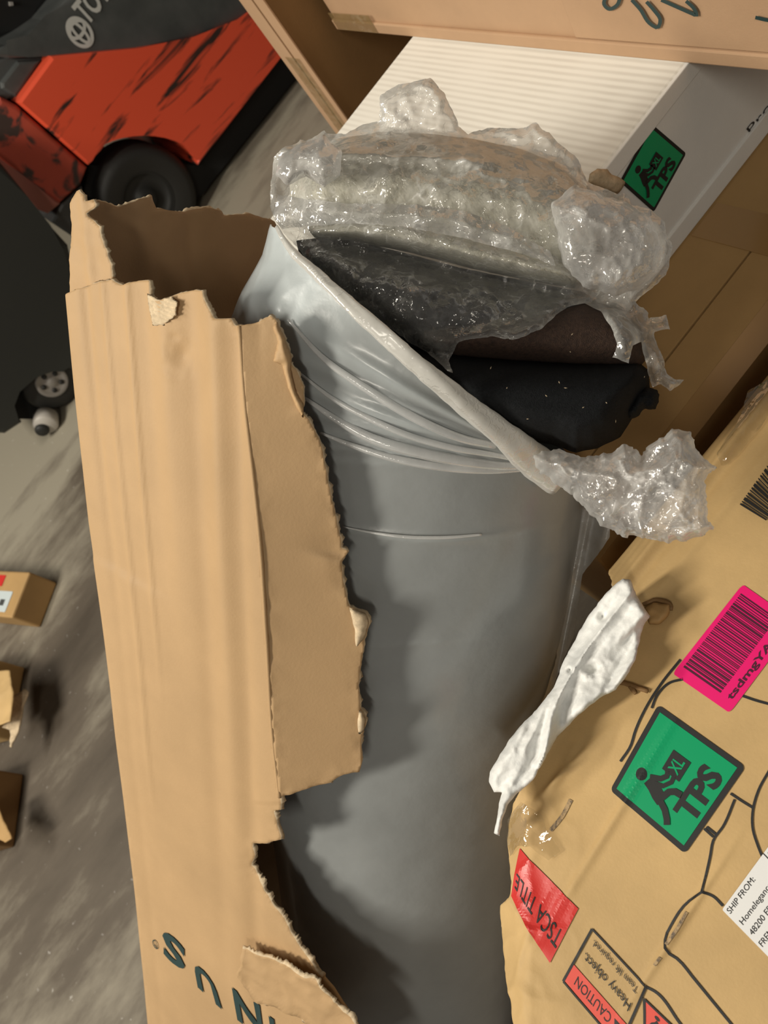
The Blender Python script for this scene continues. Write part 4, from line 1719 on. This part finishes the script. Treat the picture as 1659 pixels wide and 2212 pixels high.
# white box
ZWT, ZWB = H - .908, H - 1.203
ZW2 = ZWB + .0025
YW0, YW1 = .873, 1.60
XW0, XW1 = .28, 1.55
wb = thing('white_box', 'white carton with a green sticker on its side under the top box', 'box', ((XW0 + XW1) / 2, (YW0 + YW1) / 2, ZWB))
box_obj('carton_body', (XW0, YW0, ZW2), (XW1, YW1, ZWT), M['white_box'], wb, .006, M['white_top'])
FW, FWN = V(0, YW0, 0), V(0, -1, 0)
tps_sticker([hit(x, y, FW, FWN) for x, y in [(1411, 458), (1481, 331), (1406, 267), (1337, 392)]], FWN, wb, 'green square sticker on the white carton', .0015)
p = Print([hit(x, y, FW, FWN) for x, y in [(1618, 300), (1739, 163), (1709, 128), (1600, 280)]], FWN, .0012, .4)
p.text('Protect', .05, .22, .5, M['black'], 0, fit=.9)
p.build('printed_word', wb)
# folded lip along its lower and upper edges
box_obj('edge_lip', (XW0, YW0 - .006, ZW2), (XW1, YW0 + .003, ZWB + .045), M['white_box'], wb, .002)
box_obj('edge_lip', (XW0, YW0 - .004, ZWT - .035), (XW1, YW0 + .003, ZWT - .001), M['white_box'], wb, .002)

# torn chip of cardboard caught on the edge of the white box
sc_ = puff('cardboard_scrap', jag([(1274, 376), (1290, 364), (1312, 366), (1322, 378), (1340, 385), (1352, 392), (1345, 405), (1332, 420), (1310, 412), (1285, 402), (1270, 395)], 3, 6, 95, True), 4,
           lambda p: depth_of(hitn(p, FW - V(0, .02, 0), FWN)), .012, .008, 20, M['torn'], None, (.004, .02))[0]
tag(sc_, 'small torn scrap of pale cardboard caught between film and white carton', 'cardboard scrap')

# tan carton under the white box
YL0 = .60
lc = thing('shipping_carton', 'flat tan carton with a taped centre seam supporting the white carton', 'box', (.8, 1.1, 0))
YS = .738
box_obj('carton_body', (.16, YL0 + .004, 0), (1.75, 1.72, ZWB - .006), M['carton_dk'], lc, .004)
box_obj('top_flap', (.16, YL0, ZWB - .006), (1.75, YS - .002, ZWB), M['carton_dk'], lc, .0015)
box_obj('top_flap', (.16, YS + .002, ZWB - .006), (1.75, 1.70, ZWB), M['carton_dk'], lc, .0015)
box_obj('packing_tape', (.78, YL0 - .001, ZWB), (.86, YW0 - .01, ZWB + .0015), M['tape'], lc, .0004)
box_obj('packing_tape', (.16, YL0 - .001, ZWB), (1.75, YL0 + .05, ZWB + .0012), M['tape'], lc, .0004)

# top carton with pen marks
XT = .89
tc_ = thing('top_carton', 'pinkish tan carton with green pen marks lying on the white carton', 'box', (XT + .3, 1.3, ZWT))
box_obj('carton_body', (XT, .66, ZWT), (XT + .62, 1.90, ZWT + .55), M['carton_pk'], tc_, .008)
box_obj('bottom_flap', (XT - .008, .66, ZWT + .001), (XT + .001, 1.90, ZWT + .028), M['carton_pk'], tc_, .003)
box_obj('bottom_flap', (XT - .005, .70, ZWT + .03), (XT + .001, 1.10, ZWT + .12), M['carton_pk'], tc_, .002)
ink = ([], [])
PT, PTN = V(XT, 0, 0), V(-1, 0, 0)
for pts in ([(1318, -20), (1312, 0), (1322, 10), (1340, 2), (1348, -20)], [(1372, -10), (1390, 10), (1412, 42), (1428, 50), (1434, 35), (1420, 12), (1404, -6)],
            [(1436, -10), (1470, 5), (1500, 18), (1513, 23), (1508, 10), (1490, -8)], [(1640, 27), (1662, 32), (1690, 36)]):
    ink = ([], [])
    ribbon(ink, pts, 8, 0, 20, (PT, PTN), .009, None)
    mesh_obj('pen_stroke', ink[0], ink[1], M['green_ink'], tc_, smooth=False)
M['clear_tape2'] = M['clear_tape']
box_obj('packing_tape', (XT - .0095, 1.72, ZWT + .004), (XT - .008, 1.89, ZWT + .05), M['clear_tape'], tc_, .0003)

# tall slim carton standing behind
YB = 1.93
XB = .405 * YB
bc = thing('tall_carton', 'tall carton with its shade painted in dark brown standing on end behind the white carton', 'box', (XB + .5, YB + .06, 0))
box_obj('carton_body', (XB, YB, 0), (XB + 1.1, YB + .12, 1.75), M['carton_br'], bc, .004)  # near face's shade is put into the dark brown; lit side strips paler
box_obj('edge_flap', (XB - .004, YB - .004, 0), (XB + .001, YB + .045, 1.74), M['carton_pk'], bc, .001)
box_obj('edge_flap', (XB - .004, YB + .055, 0), (XB + .001, YB + .122, 1.74), M['carton_pk'], bc, .001)
box_obj('packing_tape', (XB - .006, YB + .02, .0), (XB - .0035, YB + .09, 1.0), M['clear_tape'], bc, .0004)

# ================================================================== forklift and truck behind
YF = 3.85
fk = thing('forklift', 'orange forklift with scuffed chassis and dark grey hood in the background', 'forklift', (1.1, YF + .5, 0))
arch = []
wc = hit(303, 412, V(0, YF, 0), V(0, 1, 0))
for t in np.linspace(0, 1, 17):
    a = math.pi * (1.0 - t)
    arch.append((311 + 119 * math.cos(a) - 0, 357 - 64 * math.sin(a)))
chassis = [(39, 222), (112, 122), (300, 104), (420, 86), (520, 46), (580, 0), (660, -60), (720, -30), (690, 12), (627, 98), (430, 357)] + arch[::-1][1:]
prism_px('chassis', chassis, YF, 1.0, M['orange'], fk, .05, 1)
prism_px('counterweight', [(-60, 290), (0, 208), (38, 228), (190, 362), (176, 398), (130, 440), (60, 385), (-60, 300)], YF + .02, 1.0, M['orange_worn'], fk, .03, 3)
prism_px('rear_corner', [(-60, 298), (-2, 330), (62, 385), (132, 440), (105, 462), (78, 452), (30, 385), (-60, 310)], YF + .06, .9, M['orange_pale'], fk, .015)
prism_px('bumper', [(132, 440), (178, 398), (192, 470), (170, 520), (110, 480)], YF + .08, .9, M['hood2'], fk, .015)
hood = prism_px('hood', [(-40, 118), (20, 100), (62, 75), (105, 45), (150, -8), (240, -60), (640, -60), (580, 0), (522, 44), (420, 84), (300, 102), (112, 121), (60, 124), (20, 128)],
         YF + .05, .9, M['hood'], fk, .05, 4)
prism_px('rear_trim', [(-60, 230), (-40, 128), (20, 126), (112, 122), (39, 221), (0, 205)], YF + .09, .8, M['hood2'], fk, .03, 3)
prism_px('trim_panel', [(2, 178), (38, 132), (90, 130), (36, 212), (4, 192)], YF + .07, .05, M['hood'], fk, .012)
prism_px('seat', [(-60, 100), (20, 88), (70, 62), (100, 40), (140, -10), (140, -60), (-60, -60)], YF + .30, .5, M['seat'], fk, .06, 4)
prism_px('underframe_shade', [(193, 357), (430, 357), (627, 98), (760, -40), (790, -10), (655, 150), (456, 395), (440, 420), (300, 470), (180, 420)], YF + .12, .6, M['dark_void'], fk)  # shade beneath the chassis, put in as a near-black block
pw = wc + V(0, .03, 0)
R_ = .255
tyre = lathe('tyre', [(R_ * .50, .02), (R_ * .80, -.01), (R_ * .93, .0), (R_, .03), (R_, .20), (R_ * .9, .24), (R_ * .5, .24)], V(pw[0], pw[1], R_), V(0, 1, 0), M['rubber2'], fk)
lathe('wheel_rim', [(.0, .035), (R_ * .18, .03), (R_ * .22, .05), (R_ * .46, .05), (R_ * .52, .015), (R_ * .54, .03)], V(pw[0], pw[1], R_), V(0, 1, 0), M['rubber'], tyre)
# maker's name and emblem on the hood
HP, HN = V(0, YF + .05, 0), V(0, -1, 0)
e0 = hit(172, 70, HP, HN)
t0 = hit(189, 54, HP, HN)
t1 = hit(290, -76, HP, HN)
du = nrm(t1 - t0)
dv = V(0, 0, 1) - du * du[2]
dv = nrm(dv)
lh = .085
wd = np.linalg.norm(t1 - t0)
p = Print([t0, t1, t1 + dv * lh, t0 + dv * lh], HN, .004, lh / wd)
p.text('TOYOTA', 0, 0, 1.0, M['logo'], 0, fit=1.0, bold=.03)
p.build('lettering', hood)
r0 = .052
p = Print([e0 - du * r0 - dv * r0 * 1.2, e0 + du * r0 - dv * r0 * 1.2, e0 + du * r0 + dv * r0 * 1.2, e0 - du * r0 + dv * r0 * 1.2], HN, .004, 1.0)
tt = np.linspace(0, 2 * math.pi, 40)
p.stroke(np.stack([.5 + .44 * np.cos(tt), .5 + .44 * np.sin(tt)], 1), .13, M['logo'], 0)
p.stroke(np.stack([.5 + .38 * np.cos(tt), .62 + .20 * np.sin(tt)], 1), .11, M['logo'], 1)
p.stroke(np.stack([.5 + .17 * np.cos(tt), .5 + .38 * np.sin(tt)], 1), .11, M['logo'], 2)
p.build('emblem', hood)
hi_ = prism_px('indicator_lamp', [(21, 4), (28, 4), (29, 12), (22, 13)], YF + .28, .02, M['hub'], fk)

pk = thing('pallet_truck', 'black pallet truck beside the torn carton with a grey hubbed wheel', 'pallet truck', (-.6, 3.9, 0))
YP = 3.70
prism_px('truck_body', [(-60, 305), (0, 348), (60, 425), (110, 488), (150, 532), (170, 640), (190, 760), (165, 805), (140, 790), (110, 790), (70, 805), (30, 840), (15, 880), (40, 905), (50, 915), (12, 940), (-10, 938), (-60, 900)],
         YP, .14, M['truck'], pk, .03, 3)
prism_px('battery_case', [(-60, 470), (10, 560), (40, 660), (50, 780), (20, 830), (5, 880), (20, 915), (0, 925), (-60, 895)], YP + .145, .42, M['truck'], pk, .02)
prism_px('wheel_well', [(15, 880), (30, 840), (70, 800), (110, 785), (170, 790), (185, 830), (160, 878), (105, 885), (70, 905), (40, 905)], YP + .13, .012, M['dark_void'], pk)
wcp = hit(127, 838, V(0, YP, 0), V(0, 1, 0))
wr = max(.08, wcp[2] - .002)
wr = .15
wcp = V(wcp[0], YP + .05, wr)
ptyre = lathe('wheel_tyre', [(wr * .5, .0), (wr * .9, .0), (wr, .02), (wr, .08), (wr * .5, .08)], wcp, V(0, 1, 0), M['rubber'], pk)
lathe('wheel_hub', [(.0, -.012), (wr * .12, -.012), (wr * .18, -.002), (wr * .40, .0), (wr * .50, -.012), (wr * .55, .01)], wcp, V(0, 1, 0), M['hub'], ptyre)
for k in range(5):
    a = 2 * math.pi * k / 5 + .3
    cc = wcp + V(math.cos(a) * wr * .3, -.004, math.sin(a) * wr * .3)
    lathe('hub_hole', [(0, -.004), (wr * .075, -.004), (wr * .085, .006)], cc, V(0, 1, 0), M['rubber'], ptyre, 12)
rc = hit(82, 908, V(0, YP - .02, 0), V(0, 1, 0))
rc = V(rc[0], YP + .02, .06)
lathe('roller', [(0, -.02), (.052, -.02), (.06, -.01), (.06, .05), (.0, .05)], rc, nrm(V(.5, 1, 0)), M['roller'], pk, 24)
lathe('roller_fork', [(0, -.028), (.03, -.028), (.034, -.02), (.034, .07), (0, .07)], rc + V(-.03, .0, .0), nrm(V(.5, 1, 0)), M['rubber'], pk, 16)


# ================================================================== litter on the floor at the left
def floor_box(name, label, e1, e2, width, height, m, side=1):
    """a carton whose near lower edge runs between two pixels on the floor"""
    A = hit(*e1, V(0, 0, 0), ZUP)
    B = hit(*e2, V(0, 0, 0), ZUP)
    d = nrm(B - A)
    n = V(-d[1], d[0], 0) * side
    th = thing(name, label, 'box', (A + B) / 2 + n * width / 2)
    c = [A, B, B + n * width, A + n * width]
    vs = [V(q[0], q[1], z_) for z_ in (.001, height) for q in c]
    bm = bmesh.new()
    bv = [bm.verts.new(tuple(v)) for v in vs]
    for f in ((3, 2, 1, 0), (4, 5, 6, 7), (0, 1, 5, 4), (1, 2, 6, 5), (2, 3, 7, 6), (3, 0, 4, 7)):
        bm.faces.new([bv[i] for i in f])
    bmesh.ops.recalc_face_normals(bm, faces=bm.faces)
    bmesh.ops.bevel(bm, geom=list(bm.edges), offset=.008, segments=2, profile=.5, affect='EDGES')
    me = bpy.data.meshes.new('carton_body')
    bm.to_mesh(me)
    bm.free()
    me.materials.append(m)
    o = bpy.data.objects.new('carton_body', me)
    C.objects.link(o)
    o.parent = th
    o.matrix_parent_inverse = Matrix.Translation(-Vector(th.location))
    return th, A, B, d, n


th, A, B, d, n = floor_box('small_carton', 'small brown parcel with red tape and white label on the floor', (88, 1356), (-150, 1330), .20, .14, M['carton_dk'], -1)
up_ = V(0, 0, .14)
T0 = A + up_
p = Print([T0 + d * .06 + n * .02, T0 + d * .17 + n * .02, T0 + d * .17 + n * .11, T0 + d * .06 + n * .11], ZUP, .002, 1)
p.rrect(0, 0, 1, 1, .06, M['label_blue'], 0)
p.rect(.3, .3, .6, .6, M['hood2'], 1)
p.build('parcel_label', th)
p = Print([T0 + d * .16 + n * .13, T0 + d * .9 + n * .13, T0 + d * .9 + n * .18, T0 + d * .16 + n * .18], ZUP, .002, 1)
p.rect(0, 0, 1, 1, M['red'], 0)
p.build('red_tape', th)

th, A, B, d, n = floor_box('open_carton', 'torn open tan carton lying on the floor at the left edge', (24, 1600), (-140, 1640), .30, .16, M['carton'], -1)


def floor_scrap(parent, px, zb, amp, m, name, seed):
    pt = Patch(jag(px, 2, 6, seed, True), 3.5)
    W = hitn(pt.p, V(0, 0, zb), ZUP)
    W = W + ZUP * (amp * (1 + crinkle(W, .12)))[:, None]
    k = len(W)
    fs = [tuple(f[::-1]) for f in pt.f] + [tuple(f + k) for f in pt.f] + [(a, b_, b_ + k, a + k) for a, b_ in pt.border]
    return mesh_obj(name, np.concatenate([W, W - V(0, 0, .006)]), fs, m, parent)


floor_scrap(th, [(20, 1575), (38, 1540), (40, 1515), (68, 1492), (74, 1498), (60, 1530), (56, 1570), (48, 1600), (42, 1620), (36, 1610), (34, 1580)], .10, .02, M['torn'], 'torn_flap', 101)
floor_scrap(th, [(-40, 1452), (26, 1450), (34, 1500), (30, 1560), (-40, 1580)], .175, .008, M['carton'], 'top_flap', 102)
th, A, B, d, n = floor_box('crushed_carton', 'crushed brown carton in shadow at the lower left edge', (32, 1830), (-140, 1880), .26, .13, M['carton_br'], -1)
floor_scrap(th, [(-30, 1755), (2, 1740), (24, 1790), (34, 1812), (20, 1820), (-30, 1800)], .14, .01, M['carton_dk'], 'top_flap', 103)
